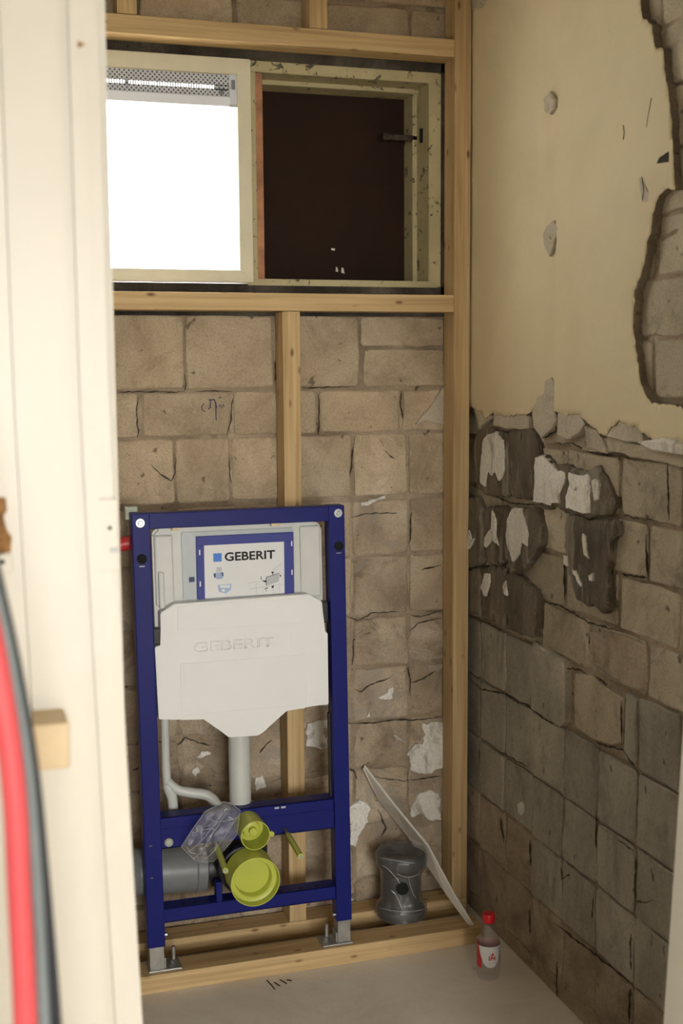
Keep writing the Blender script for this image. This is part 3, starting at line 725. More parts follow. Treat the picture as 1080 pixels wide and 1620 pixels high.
# ---- left wall, door wall, hall shell
wl = box('wall_left', 0.08, XL, 1.60, 3.08, 0, ROOM_TOP, 'hall', bevel=0)
tag(wl, 'left wall of the small room beside the door', 'wall', 'structure')
wf = boxes('wall_front', [(-1.2, 0.125, 1.47, 1.60, 0, ROOM_TOP), (1.06, 1.7, 1.47, 1.60, 0, ROOM_TOP), (0.125, 1.06, 1.47, 1.60, 2.12, ROOM_TOP)], 'hall', None, 0)
tag(wf, 'wall with the doorway the photo looks through', 'wall', 'structure')
for nm, bxs in (('wall_hall_left', (-1.26, -1.2, -4.8, 1.6)), ('wall_hall_right', (1.7, 1.76, -4.8, 1.6)), ('wall_hall_rear', (-1.26, 1.76, -4.86, -4.8))):
    w = box(nm, *bxs, 0, ROOM_TOP, 'hall', bevel=0)
    tag(w, {'wall_hall_left': 'pale hall wall on the left outside the doorway', 'wall_hall_right': 'pale hall wall on the right outside the doorway', 'wall_hall_rear': 'pale far wall of the room behind the photographer'}[nm], 'wall', 'structure')

wm = boxes('wall_added_shade', [(-1.2, -0.45, -1.72, -1.6, 0, ROOM_TOP), (1.25, 1.7, -1.72, -1.6, 0, ROOM_TOP), (-0.45, 1.25, -1.72, -1.6, 1.86, ROOM_TOP)], 'hall', None, 0)  # added out of view; low header shades the jamb top and upper wall
tag(wm, 'unseen wall added behind the camera, its low header shading the upper jamb', 'wall', 'structure')

# ---- left door post with its mouldings, slightly bowed
door = empty('door_1', (0.55, 1.5, 0), 'cream painted door frame in the bright foreground', 'door frame', 'structure')
def bow(z):
    return 0.021 * (max(0.0, 1.45 - z) / 0.83) ** 1.3
def post(name, x0, x1, y0, y1, z0=0.0, z1=2.12, mat='jamb', dx0=None, bevel=0.003):
    bm = bmesh.new(); n = 24; rings = []
    for i in range(n + 1):
        z = z0 + (z1 - z0) * i / n; o_ = bow(z)
        rings.append([bm.verts.new(c) for c in ((x0 + (o_ if dx0 is None else dx0 * o_), y0, z), (x1 + o_, y0, z), (x1 + o_, y1, z), (x0 + (o_ if dx0 is None else dx0 * o_), y1, z))])
    for a, b in zip(rings, rings[1:]):
        for k in range(4): bm.faces.new((a[k], a[(k + 1) % 4], b[(k + 1) % 4], b[k]))
    bm.faces.new(rings[0]); bm.faces.new(rings[-1])
    if bevel:
        es = [e for e in bm.edges if abs(e.verts[0].co.z - e.verts[1].co.z) > 0.02]
        bmesh.ops.bevel(bm, geom=es, offset=bevel, segments=2, affect='EDGES')
    return obj(name, bm, mat, door)
post('architrave', -0.03, 0.065, 1.405, 1.47, dx0=1.0)
post('casing_board', 0.067, 0.128, 1.432, 1.50, bevel=0.004)
post('casing_groove', 0.126, 0.142, 1.448, 1.50)
post('casing_bead', 0.140, 0.155, 1.440, 1.50, bevel=0.006)
post('door_stop', 0.153, 0.1725, 1.448, 1.60)
# right post and head
bm = bmesh.new(); _rg = []
for i in range(25):
    z = 2.12 * i / 24; x0 = 0.985 - 0.026 * (max(0.0, 1.3 - z) / 0.7) ** 1.3
    _rg.append([bm.verts.new(c) for c in ((x0, 1.44, z), (1.06, 1.44, z), (1.06, 1.50, z), (x0, 1.50, z))])
for a, b in zip(_rg, _rg[1:]):
    for k in range(4): bm.faces.new((a[k], a[(k + 1) % 4], b[(k + 1) % 4], b[k]))
bm.faces.new(_rg[0]); bm.faces.new(_rg[-1])
obj('door_post', bm, 'jamb', door)
box('door_head', 0.10, 1.08, 1.44, 1.60, 2.06, 2.14, 'jamb', door, 0.004)
# filler block with screw and smear where the lock plate sat
xo = bow(1.26)
box('lock_filler', 0.150 + xo, 0.1765 + xo, 1.444, 1.50, 1.211, 1.296, 'jamb', door, 0.0015)
tube('screw_hole', [(0.1665 + xo, 1.4435, 1.262), (0.1665 + xo, 1.4475, 1.262)], 0.0024, 'hole', door, 12)
box('filler_smear', 0.166 + xo, 0.1755 + xo, 1.4428, 1.446, 1.233, 1.239, 'labelgrey', door, 0.0012)
prism('chipped_spot', [(0.149, 1.795), (0.157, 1.800), (0.149, 1.803)], 1.4395, 1.444, 'xz', 'tornwood', door)
# torn wood at the old latch
bm = bmesh.new()
add_prism(bm, [(0.02, 1.306), (0.053, 1.306), (0.054, 1.292), (0.050, 1.285), (0.053, 1.27), (0.058, 1.262), (0.056, 1.245), (0.02, 1.24)], 1.4035, 1.41, 'xz')
obj('torn_patch', bm, 'tornwood', door)
box('latch_remnant', 0.02, 0.058, 1.4025, 1.41, 1.222, 1.243, 'jamb', door, 0.002)
tube('screw_hole', [(0.047, 1.402, 1.235), (0.047, 1.406, 1.235)], 0.0028, 'hole', door, 12)

# ---- window
win = empty('window_1', (0.7, 3.05, 1.64), 'wide low window, bright vented pane beside a dark boarded half', 'window', 'structure')
# outer frame, right (boarded) half
def mitre(name, quad, y0, y1, mat, parent, bevel=0.0015):
    return prism(name, quad, y0, y1, 'xz', mat, parent, bevel)
mitre('frame_bar', [(.70, 2.174), (1.2045, 2.174), (1.172, 2.148), (.70, 2.148)], 3.0, 3.16, 'oldpaint', win)
mitre('frame_bar', [(1.2045, 2.174), (1.2045, 1.643), (1.172, 1.660), (1.172, 2.148)], 3.0, 3.16, 'oldpaint', win)
mitre('frame_bar', [(.70, 1.643), (1.2045, 1.643), (1.172, 1.660), (.70, 1.660)], 3.0, 3.16, 'oldpaint', win)
box('stop_bead', 1.160, 1.174, 3.085, 3.15, 1.655, 2.15, 'oldpaint', win, 0.002)
box('stop_bead', .745, 1.172, 3.075, 3.15, 2.137, 2.15, 'oldpaint', win, 0.002)
box('stop_bead', .745, 1.172, 3.10, 3.15, 1.655, 1.668, 'oldpaint', win, 0.002)
box('mullion', .7125, .728, 3.004, 3.16, 1.655, 2.15, 'oldpaint', win)
box('bare_strip', .7165, .747, 3.012, 3.10, 1.657, 2.157, 'orange', win)
box('dark_panel', .735, 1.168, 3.148, 3.16, 1.645, 2.16, 'panel', win)
prism('paint_fleck', [(.958, 1.747), (.968, 1.746), (.968, 1.751), (.959, 1.752)], 3.1472, 3.1485, 'xz', 'whitecoat', win)
prism('paint_fleck', [(.970, 1.692), (.977, 1.692), (.975, 1.702), (.971, 1.705)], 3.1472, 3.1485, 'xz', 'whitecoat', win)
prism('paint_fleck', [(.985, 1.690), (.994, 1.687), (.991, 1.702), (.986, 1.703)], 3.1472, 3.1485, 'xz', 'whitecoat', win)
# rusty hinge arm
hg = box('hinge_arm', 1.085, 1.176, 3.085, 3.10, 2.022, 2.036, 'rust', win, 0.002)
tube('hinge_pin', [(1.174, 3.05, 2.012), (1.174, 3.05, 2.046)], 0.008, 'hole', hg, 12)
tube('hinge_knob', [(1.087, 3.08, 2.029), (1.087, 3.10, 2.029)], 0.009, 'rust', hg, 12)
# left opening sash, mitred cream bars
o = (.238, .711, 1.650, 2.172); i_ = (.270, .678, 1.679, 2.135)
Y0, Y1 = 2.982, 3.05
mitre('sash_bar', [(o[0], o[3]), (o[1], o[3]), (i_[1], i_[3]), (i_[0], i_[3])], Y0, Y1, 'sash', win)
mitre('sash_bar', [(o[1], o[3]), (o[1], o[2]), (i_[1], i_[2]), (i_[1], i_[3])], Y0, Y1, 'sash', win)
mitre('sash_bar', [(o[0], o[2]), (o[1], o[2]), (i_[1], i_[2]), (i_[0], i_[2])], Y0, Y1, 'sash', win)
mitre('sash_bar', [(o[0], o[3]), (o[0], o[2]), (i_[0], i_[2]), (i_[0], i_[3])], Y0, Y1, 'sash', win)
box('pane', .268, .680, 3.028, 3.034, 1.676, 2.075, 'glass', win, 0)
# ventilation grille over the pane
vt = boxes('vent_grille', [(.27, .662, 2.996, 2.998, 2.110, 2.150), (.27, .662, 2.996, 2.998, 2.082, 2.1025), (.415, .425, 2.996, 2.998, 2.10, 2.112), (.625, .662, 2.996, 2.998, 2.10, 2.112)], 'ventmesh', win, 0)
bm = bmesh.new()
x = .272
while x < .626:
    add_box(bm, x, x + 0.0034, 2.9985, 3.001, 2.101, 2.1115); x += 0.0062
obj('grille_teeth', bm, 'vent', vt)
prism('vent_sill', [(2.992, 2.062), (3.03, 2.062), (3.03, 2.083), (2.988, 2.083)], .27, .676, 'yz', 'vent', vt)
boxes('vent_end_cap', [(.660, .678, 2.984, 3.004, 2.066, 2.133)], 'vent', vt, 0.0015)
box('vent_slider', .664, .673, 2.981, 2.986, 2.100, 2.122, 'grey', vt, 0.001)
box('vent_sticker', .6375, .6485, 2.9945, 2.996, 2.089, 2.1, 'grey', vt, 0)
box('vent_foot', .660, .679, 2.986, 3.0, 2.060, 2.070, 'galv', vt, 0.001)

# ================================================================== TIMBER
sf = empty('timber_stud_frame', (0.73, 2.96, 0), 'pine stud frame with rails built against the back wall and window', 'stud frame')
FY0, FY1 = 2.925, 2.994
def stud(x0, x1, z0, z1, name='stud'): return box(name, x0, x1, FY0, FY1, z0, z1, 'pine_z', sf, 0.002)
stud(1.2105, 1.2535, 0.0455, 2.60); stud(.767, .811, 0.0455, 1.579); stud(.322, .367, 0.0455, 1.579); stud(.203, .245, 0.0455, 2.60)
stud(.392, .437, 2.239, 2.60); stud(.842, .886, 2.239, 2.60)
def rail(x0, x1, z0, z1, y0=FY0, y1=FY1, name='rail', parent=None): return box(name, x0, x1, y0, y1, z0, z1, 'pine_x', parent or sf, 0.002)
rail(.2455, 1.2100, 2.196, 2.238); rail(.2455, 1.2100, 1.580, 1.622); rail(.203, 1.2535, 0.0005, 0.045, name='sole_plate')
fb = box('floor_batten', .22, 1.226, 2.755, 2.830, 0.0, 0.045, 'pine_x', None, 0.002)
tag(fb, 'long pine batten lying on the floor under the blue frame feet', 'batten')

# ================================================================== TOILET FRAME
tf = empty('toilet_frame', (0.63, 2.79, 0.045), 'blue steel wall-hung toilet frame with built-in white cistern', 'toilet frame')
LEAN = 0.0135
def lx(z): return -LEAN * (z - 0.6) * 0.9     # slight sideways lean of the frame
def lean_obj(o):
    for v in o.data.vertices: v.co.x += lx(v.co.z)
    return o
CX = 0.628; W2 = 0.2485; PY0, PY1 = 2.767, 2.807
XA0, XA1 = CX - W2, CX - W2 + 0.0405; XB0, XB1 = CX + W2 - 0.0385, CX + W2
for x0, x1 in ((XA0, XA1), (XB0, XB1)):
    bm = bmesh.new(); add_box(bm, x0, x1, PY0, PY1, 0.105, 1.1235, 0.002)
    lean_obj(obj('post', bm, 'blue', tf))
def fbox(name, x0, x1, y0, y1, z0, z1, mat, parent=None, bevel=0.0015, label=None):
    return lean_obj(box(name, x0, x1, y0, y1, z0, z1, mat, parent or tf, bevel, label))
fbox('top_rail', XA1 - 0.004, XB0 + 0.004, PY0 + 0.002, PY1, 1.0875, 1.1225, 'blue')
def channel(name, z0, z1, lip):
    """folded channel: front web, top flange and lower flange"""
    bm = bmesh.new()
    add_box(bm, XA1 - 0.002, XB0 + 0.002, PY0 + 0.010, PY0 + 0.013, z0, z1, 0.0008)
    add_box(bm, XA1 - 0.002, XB0 + 0.002, PY0 + 0.010, PY1 + 0.012, z1 - 0.003, z1, 0.0008)
    add_box(bm, XA1 - 0.002, XB0 + 0.002, PY0 + 0.010, PY1, z0, z0 + 0.003, 0.0008)
    return lean_obj(obj(name, bm, 'blue', tf))
ur = channel('cross_rail', 0.338, 0.413, 0.02); lr = channel('cross_rail', 0.158, 0.193, 0.02)
# pressed ridge and slots of the upper cross rail
fbox('ridge', XA1, XB0, PY0 + 0.0075, PY0 + 0.0105, 0.383, 0.3865, 'blue', ur, 0.001)
for x in (.692, .708): fbox('slot', x, x + 0.011, PY0 + 0.0092, PY0 + 0.0105, .403, .4075, 'labelgrey', ur, 0)
for x in (.465, .49, .52, .56, .70, .75, .79): fbox('slot', x, x + 0.008, PY0 + 0.018, PY0 + 0.026, .1925, .1936, 'hole', lr, 0)
lathe('stopper', [(0, -.006), (.006, -.0055), (.0095, -.003), (.0105, 0), (.0105, .004)], (.441, PY0 + 0.0095, .352), (0, 1, 0), 'mint', ur, 20)
# bolts, holes and slits on the posts
for x, z in ((.3925, 1.1025), (.8545, 1.106)):
    lathe('bolt', [(0, -.008), (.0045, -.008), (.0055, -.0065), (.0055, -.003), (.010, -.003), (.0105, -.0005), (.0105, .001)], (x + lx(z) + 0.0055, PY0 - 0.0003, z), (0, 1, 0), 'chrome', tf, 14, ang=25)
for x, z in ((.3935, 1.021), (.855, 1.028)):
    xx = x + lx(z) + 0.0055
    lathe('post_hole', [(.0115, .0), (.0115, -.0012), (.0095, -.0012), (.0085, .0), (0, .0)], (xx, PY0 - 0.0001, z), (0, 1, 0), ['hole'], tf, 24)
    box('post_slit', xx - .006, xx + .006, PY0 - 0.0006, PY0, z - .0175, z - .0160, 'galv', tf, 0)
for z in (.352, .275):
    fbox('post_slit', XA0 + .011, XA0 + .018, PY0 - 0.0006, PY0, z, z + .0014, 'galv', tf, 0)
for x0, x1, z in ((.47, .485, 1.0872), (.70, .722, 1.0875)):
    fbox('retaining_tab', x0, x1, PY0 + 0.003, PY0 + 0.012, z - .006, z + .001, 'block', tf, 0.0005)
# feet: galvanised tube, plate, threaded stud with nut
for x0, x1, side in ((XA0 + .003, XA1 - .003, 1), (XB0 + .003, XB1 - .003, -1)):
    ft = empty('foot', ((x0 + x1) / 2 + lx(.07), 2.785, 0.0455)); attach(ft, tf)
    ft.location = (0, 0, 0); ft.matrix_parent_inverse = Matrix.Identity(4); ft.location = Vector(((x0 + x1) / 2 + lx(.07), 2.785, 0.0455)) - Vector(tf.location)
    fbox('foot_tube', x0, x1, PY0 + .003, PY1 - .004, .050, .13, 'galv', ft, 0.0015)
    a, b = (x0 - .004, x1 + .040) if side > 0 else (x0 - .040, x1 + .004)
    fbox('foot_plate', a, b, PY0 - .004, PY1 + .012, .0453, .0505, 'galv', ft, 0.0015)
    fbox('foot_gusset', (x1 if side > 0 else x0 - .004), (x1 + .004 if side > 0 else x0), PY0 + .006, PY1, .050, .074, 'galv', ft, 0.001)
    sx = (x1 + .024 if side > 0 else x0 - .024) + lx(.06)
    tube('threaded_stud', [(sx, 2.787, .050), (sx, 2.787, .094)], .0045, 'galv', ft, 12)
    lathe('nut', [(0, .0), (.013, .0), (.013, .002), (.0088, .0025), (.0088, .012), (.006, .013), (0, .013)], (sx, 2.787, .0505), (0, 0, 1), 'chrome', ft, 6, ang=20)
for x, z in ((XA1 + .001, .128), (XB0 - .002, .118)):
    tube('clamp_screw', [(x + lx(z) - .004, 2.782, z), (x + lx(z) + .006, 2.782, z)], .0055, 'chrome', tf, 14)

# cistern behind the frame
def rrect(x0, x1, z0, z1, r, n=5):
    out = []
    for cx, cz, a0 in ((x1 - r, z1 - r, 0), (x0 + r, z1 - r, 90), (x0 + r, z0 + r, 180), (x1 - r, z0 + r, 270)):
        for k in range(n + 1):
            a = math.radians(a0 + 90 * k / n); out.append((cx + r * math.cos(a), cz + r * math.sin(a)))
    return out
ci = lean_obj(prism('cistern', rrect(.428, .829, .66, 1.083, .018), 2.803, 2.90, 'xz', 'tank', tf, 0.006))
fbox('cistern_step', .432, .475, 2.797, 2.81, .905, 1.068, 'tank', ci, 0.004)
fbox('cistern_step', .775, .825, 2.797, 2.81, .905, 1.075, 'tank', ci, 0.004)
fbox('cistern_rib', .438, .452, 2.79, 2.80, .90, .985, 'tank', ci, 0.004)
# mint spacer behind the top left corner and black side clips
fbox('spacer', .372, .40, 2.81, 2.835, 1.105, 1.135, 'mint', tf, 0.002)
fbox('side_clip', .4195, .438, 2.775, 2.80, .822, .858, 'black', tf, 0.002)
fbox('side_clip', .820, .834, 2.775, 2.80, .845, .895, 'black', tf, 0.002)
fbox('side_clip', .834, .842, 2.79, 2.803, .40, .62, 'black', tf, 0.001)
# polystyrene cover
COVER = [(0.432, 0.895), (0.463, 0.914), (0.779, 0.918), (0.813, 0.898), (0.818, 0.825), (0.826, 0.823), (0.827, 0.649), (0.771, 0.650), (0.770, 0.645), (0.723, 0.645), (0.668, 0.597), (0.655, 0.590), (0.585, 0.592), (0.527, 0.643), (0.482, 0.644), (0.423, 0.650), (0.418, 0.819), (0.432, 0.820)]
cv = prism('insulation_cover', COVER, 2.764, 2.802, 'xz', 'eps', tf, 0.002)
# raised fields of the cover: the depth of a card
box('cover_field', .470, .772, 2.7628, 2.766, .852, .910, 'eps', cv, 0.001)
box('cover_field', .474, .772, 2.7624, 2.766, .655, .776, 'eps', cv, 0.001)
box('cover_field', .735, .7365, 2.7632, 2.766, .79, .83, 'eps', cv, 0.0004)
box('cover_field', .7485, .7497, 2.7632, 2.766, .79, .83, 'eps', cv, 0.0004)

def text(name, body, height, width, fmap, mat, parent, extrude=0.0006, bold=0.0, shear=0.0):
    """lettering as a mesh; fmap turns (u, v, w) into a place"""
    cu = bpy.data.curves.new(name, 'FONT'); cu.body = body; cu.size = 1.0; cu.extrude = 0.0; cu.offset = bold; cu.resolution_u = 3; cu.shear = shear
    tmp = bpy.data.objects.new(name, cu); COL.objects.link(tmp)
    dg = bpy.context.evaluated_depsgraph_get(); dg.update()
    me = bpy.data.meshes.new_from_object(tmp.evaluated_get(dg))
    bpy.data.objects.remove(tmp, do_unlink=True)
    xs_ = [v.co.x for v in me.vertices]; ys_ = [v.co.y for v in me.vertices]
    x0, x1, y0, y1 = min(xs_), max(xs_), min(ys_), max(ys_)
    bm = bmesh.new(); bm.from_mesh(me); bpy.data.meshes.remove(me)
    bmesh.ops.remove_doubles(bm, verts=bm.verts, dist=1e-5)
    r = bmesh.ops.extrude_face_region(bm, geom=list(bm.faces))
    nv = {v for v in r['geom'] if isinstance(v, bmesh.types.BMVert)}
    for v in bm.verts:
        w = extrude if v in nv else 0.0
        v.co = Vector(fmap((v.co.x - x0) / (x1 - x0) * width, (v.co.y - y0) / (y1 - y0) * height, w))
    return obj(name, bm, mat, parent)
# embossed lettering of the polystyrene cover
text('embossed_lettering', 'GEBERIT', 0.024, 0.190, lambda u, v, w: (.505 + u, 2.7645 - w, .800 + v), 'eps', cv, 0.0014, 0.02)

# access plate with the blue card and printed label
ap = lean_obj(prism('access_plate', rrect(.495, .760, .915, 1.0725, .004, 2), 2.797, 2.8035, 'xz', 'platefoil', tf, 0.001))
YC = 2.789
# x as read off the photograph; the lean is already in these numbers
cardf = boxes('blue_card_frame', [(.522, .752, YC, YC + .008, 1.041, 1.0625), (.522, .540, YC, YC + .008, .917, 1.041), (.728, .752, YC, YC + .008, .917, 1.041)], 'bluecard', ap, 0.0008)
box('printed_label', .5395, .7285, YC - .0002, YC + .003, .9195, 1.0415, 'label', ap, 0)
for x, z in ((.5275, .947), (.5275, 1.02), (.7455, 1.03), (.7455, .962)): box('card_clip', x, x + .003, YC - .001, YC + .002, z, z + .012, 'label', ap, 0)
box('navy_square', .5045, .5175, 2.7965, 2.7975, .957, .969, 'navy', ap, 0)
box('blue_square', .5605, .580, YC - .0007, YC + .001, 1.0025, 1.022, 'labelblue', ap, 0)
text('brand_lettering', 'GEBERIT', 0.0205, 0.1195, lambda u, v, w: (.587 + u, YC - .0002 - w, 1.0025 + v), 'ink', ap, 0.0005, 0.022)
def print_poly(name, polys, mat, d=.0005):
    bm = bmesh.new()
    for p in polys: add_prism(bm, p, YC - .0002 - d, YC, 'xz')
    return obj(name, bm, mat, ap)
print_poly('printed_picture', [[(.563, .966), (.568, .962), (.580, .962), (.584, .968), (.582, .978), (.564, .977)]], 'paleblue')
print_poly('printed_picture', [[(.566, .979), (.580, .979), (.579, .989), (.569, .990)]], 'labelgrey')
print_poly('printed_picture', [[(.560, .975), (.565, .976), (.565, .966), (.562, .966)], [(.579, .976), (.583, .977), (.583, .969), (.580, .968)]], 'navy', .0007)
print_poly('printed_picture', [[(.569, .948), (.602, .949), (.600, .935), (.588, .927), (.572, .932)]], 'paleblue')
print_poly('printed_picture', [[(.574, .947), (.600, .947), (.596, .940), (.576, .941)], [(.578, .937), (.586, .938), (.586, .931), (.579, .933)]], 'label', .0008)
print_poly('printed_picture', [[(.684, .959), (.716, .967), (.715, .948), (.685, .940)]], 'labelgrey')
print_poly('printed_lines', [[(.684, .959), (.716, .967), (.716, .968), (.684, .9602)], [(.684, .96), (.6852, .96), (.6852, .94), (.684, .94)], [(.675, .9525), (.682, .9525), (.682, .9505), (.675, .9505)],
                             [(.698, .970), (.702, .970), (.7005, .964)], [(.697, .972), (.703, .972), (.703, .970), (.697, .970)], [(.716, .962), (.721, .964), (.719, .958)], [(.697, .938), (.703, .940), (.702, .934), (.698, .933)],
                             [(.678, .950), (.684, .953), (.684, .947)], [(.681, .933), (.688, .936), (.688, .934), (.681, .931)], [(.683, .930), (.6845, .930), (.684, .925)], [(.672, .962), (.6735, .962), (.6735, .955), (.672, .955)]], 'ink', .0008)
print_poly('printed_tile_grid', [[(.64, .9475), (.672, .9505), (.672, .9512), (.64, .9482)], [(.66, .9495), (.6606, .9495), (.6606, .921), (.66, .921)], [(.676, .94), (.6766, .94), (.6766, .921), (.676, .921)], [(.70, .932), (.7006, .932), (.7006, .922), (.70, .922)],
                                  [(.716, .945), (.7166, .945), (.7166, .922), (.716, .922)], [(.645, .934), (.724, .941), (.724, .9417), (.645, .9347)], [(.70, .975), (.726, .992), (.726, .993), (.70, .976)]], 'labelgrey')

# flush pipe, elbow, outlets
tube('flush_pipe', [(.6225, 2.826, .66), (.6225, 2.826, .398)], .0262, 'pipewhite', tf, 32)
el = tube('flush_elbow', smoothpath([(.6235, 2.826, .408), (.6245, 2.826, .385), (.6265, 2.808, .374), (.628, 2.780, .374), (.629, 2.765, .374)], 5), .0325, 'lime', tf, 32)
c_ = (.629, 2.765, .374)
lathe('plug_sleeve', [(.0325, .0), (.0335, -.03), (.0345, -.066), (.0325, -.066), (.0315, -.03), (.0305, -.012), (.0, -.012)], c_, (0, 1, 0), 'lime', el, 36)
lathe('plug_core', [(.0, -.040), (.0085, -.0405), (.0095, -.038), (.0095, -.030), (.018, -.030), (.0205, -.028), (.0205, -.010)], (c_[0] - .001, c_[1] - .008, c_[2] + .003), (0, 1, 0), 'lime', el, 30)
tube('plug_tab', [(c_[0] + .0385, c_[1] - .066, c_[2] - .001), (c_[0] + .0385, c_[1] - .058, c_[2] - .001)], .0062, 'lime', el, 14)
# black outlet bend from the grey pipe to the big plug
ob = tube('outlet_bend', smoothpath([(.545, 2.862, .245), (.575, 2.858, .252), (.598, 2.84, .272), (.607, 2.80, .280), (.611, 2.735, .280)], 6), .0475, 'black', tf, 32)
lathe('bend_collar', [(.0475, 0), (.056, 0), (.058, -.004), (.058, -.028), (.054, -.030)], (.610, 2.76, .280), (0, 1, 0), 'black', ob, 36)
fbox('bend_bracket', .64, .672, 2.775, 2.80, .235, .335, 'black', ob, 0.004)
fbox('bend_bracket', .545, .56, 2.775, 2.80, .193, .24, 'blue', ob, 0.002)
lathe('outlet_plug', [(.0575, .066), (.0565, .06), (.0575, .0), (.0558, .0), (.0546, .020), (.0500, .022), (.0440, .0215), (.0425, .024), (.0412, .040), (.030, .0395), (.0, .038)], (.6185, 2.66, .280), (0, 1, 0), 'lime', tf, 48)
# fixing rods in lime sleeves
for bx, tx, z in ((.7175, .7095, .352), (.5495, .537, .341)):
    rd = tube('fixing_rod', [(bx, 2.775, z), (tx, 2.607, z)], .0042, 'galv', tf, 12)
    tube('rod_sleeve', [(bx + (tx - bx) * .25, 2.733, z), (tx, 2.600, z)], [.0072, .0066], 'lime', rd, 16)
    tube('rod_tip', [(tx, 2.6035, z), (tx, 2.598, z)], .0042, 'chrome', rd, 12)
# milky empty-conduit with its fork
thin = tube('conduit', smoothpath([(.450, 2.852, .70), (.4505, 2.852, .60), (.4505, 2.852, .51), (.454, 2.852, .462), (.4635, 2.852, .430), (.4665, 2.852, .375)], 6), [.0098] * 6 + [.0098] * 6 + [.0105] * 6 + [.0125] * 6 + [.012] * 7, 'pipewhite', tf, 20)
tube('conduit_branch', smoothpath([(.452, 2.850, .475), (.475, 2.848, .452), (.505, 2.846, .442), (.545, 2.842, .432), (.565, 2.838, .412), (.574, 2.836, .385)], 6), [.0105 + .0020 * min(1, i / 14) for i in range(31)], 'pipewhite', thin, 20)

# ================================================================== LOOSE THINGS
# clear plastic bag caught on the frame
def bag():
    outl = [(0.560, 0.455), (0.517, 0.437), (0.487, 0.398), (0.460, 0.360), (0.48, 0.337), (0.494, 0.32), (0.534, 0.315), (0.565, 0.345), (0.591, 0.374), (0.599, 0.43), (0.577, 0.450)]
    bm = bmesh.new()
    op = []
    n = len(outl)
    for i in range(n):
        a = Vector(outl[i]); b = Vector(outl[(i + 1) % n])
        for j in range(4): op.append(a.lerp(b, j / 4))
    verts = [Vector((p.x, p.y)) for p in op]; m = len(verts)
    edges = [(i, (i + 1) % m) for i in range(m)]
    x = .455
    while x < .60:
        z = .31
        while z < .46: verts.append(Vector((x + random.uniform(-.002, .002), z + random.uniform(-.002, .002)))); z += .0065
        x += .0065
    V, E_, F, *_ = delaunay_2d_cdt(verts, edges, [list(range(m))], 2, 1e-6)
    def edge_d(p): return min((p - q).length for q in op)
    for sgn in (1, -1):
        bv = []
        for v in V:
            d = min(1.0, edge_d(v) / 0.035)
            t = (v.x - .46) * 1.0 - (v.y - .36) * 0.7
            ridge = abs(math.sin(t * 95 + 3 * noise.noise(Vector((v.x * 18, v.y * 18, 1)))))
            off = 0.010 * math.sqrt(d) + 0.011 * d * ridge + 0.010 * d * noise.noise(Vector((v.x * 42, v.y * 42, 5 * sgn)))
            bv.append(bm.verts.new((v.x, 2.722 - 0.10 * (v.y - .38) * 0 - sgn * off, v.y)))
        for f in F: bm.faces.new([bv[i] for i in f])
    nf = len(bm.faces)
    rim = [Vector((p.x, 2.722, p.y)) for p in op] + [Vector((op[0].x, 2.722, op[0].y))]
    add_tube(bm, rim, 0.0006, 5)
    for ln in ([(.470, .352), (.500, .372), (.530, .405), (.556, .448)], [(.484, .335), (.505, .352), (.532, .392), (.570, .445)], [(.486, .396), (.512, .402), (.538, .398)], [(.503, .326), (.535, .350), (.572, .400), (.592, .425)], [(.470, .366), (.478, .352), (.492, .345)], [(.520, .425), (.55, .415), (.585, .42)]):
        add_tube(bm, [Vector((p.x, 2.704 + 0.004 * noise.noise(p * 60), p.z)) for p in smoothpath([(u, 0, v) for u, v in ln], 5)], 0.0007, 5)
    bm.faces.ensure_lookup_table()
    for f in list(bm.faces)[nf:]: f.material_index = 1  # rim and fold lines carry the painted highlight
    b = obj('plastic_bag', bm, ['bag', 'creaseglint'], None)
    for p in b.data.polygons: p.use_smooth = False
    return tag(b, 'crumpled clear plastic bag hanging between the lime plugs and upper rail', 'bag')
bag()

# grey drain pipe lying behind the left post
dp = empty('drain_pipe', (.42, 2.862, .24), 'thick grey plastic drain pipe passing behind the left blue post', 'pipe')
def dpz(x): return .2545 - (x - .36) * 0.055
tube('pipe_barrel', [(.255, 2.866, dpz(.255)), (.515, 2.866, dpz(.515))], .0555, 'grey', dp, 40)
tube('pipe_collar', [(.513, 2.866, dpz(.513)), (.516, 2.866, dpz(.516)), (.538, 2.866, dpz(.538)), (.541, 2.866, dpz(.541))], [.0555, .0585, .0585, .054], 'grey', dp, 40)
tube('pipe_collar', [(.255, 2.866, dpz(.255)), (.375, 2.866, dpz(.375)), (.379, 2.866, dpz(.379))], [.0580, .0580, .0557], 'grey', dp, 40)

rc = tube('red_conduit', smoothpath([(.255, 2.86, 1.030), (.32, 2.858, 1.038), (.38, 2.853, 1.047), (.4235, 2.85, 1.052)], 5), .0165, 'redplastic', None, 20)
tag(rc, 'short red plastic conduit entering the frame top left from behind', 'conduit')

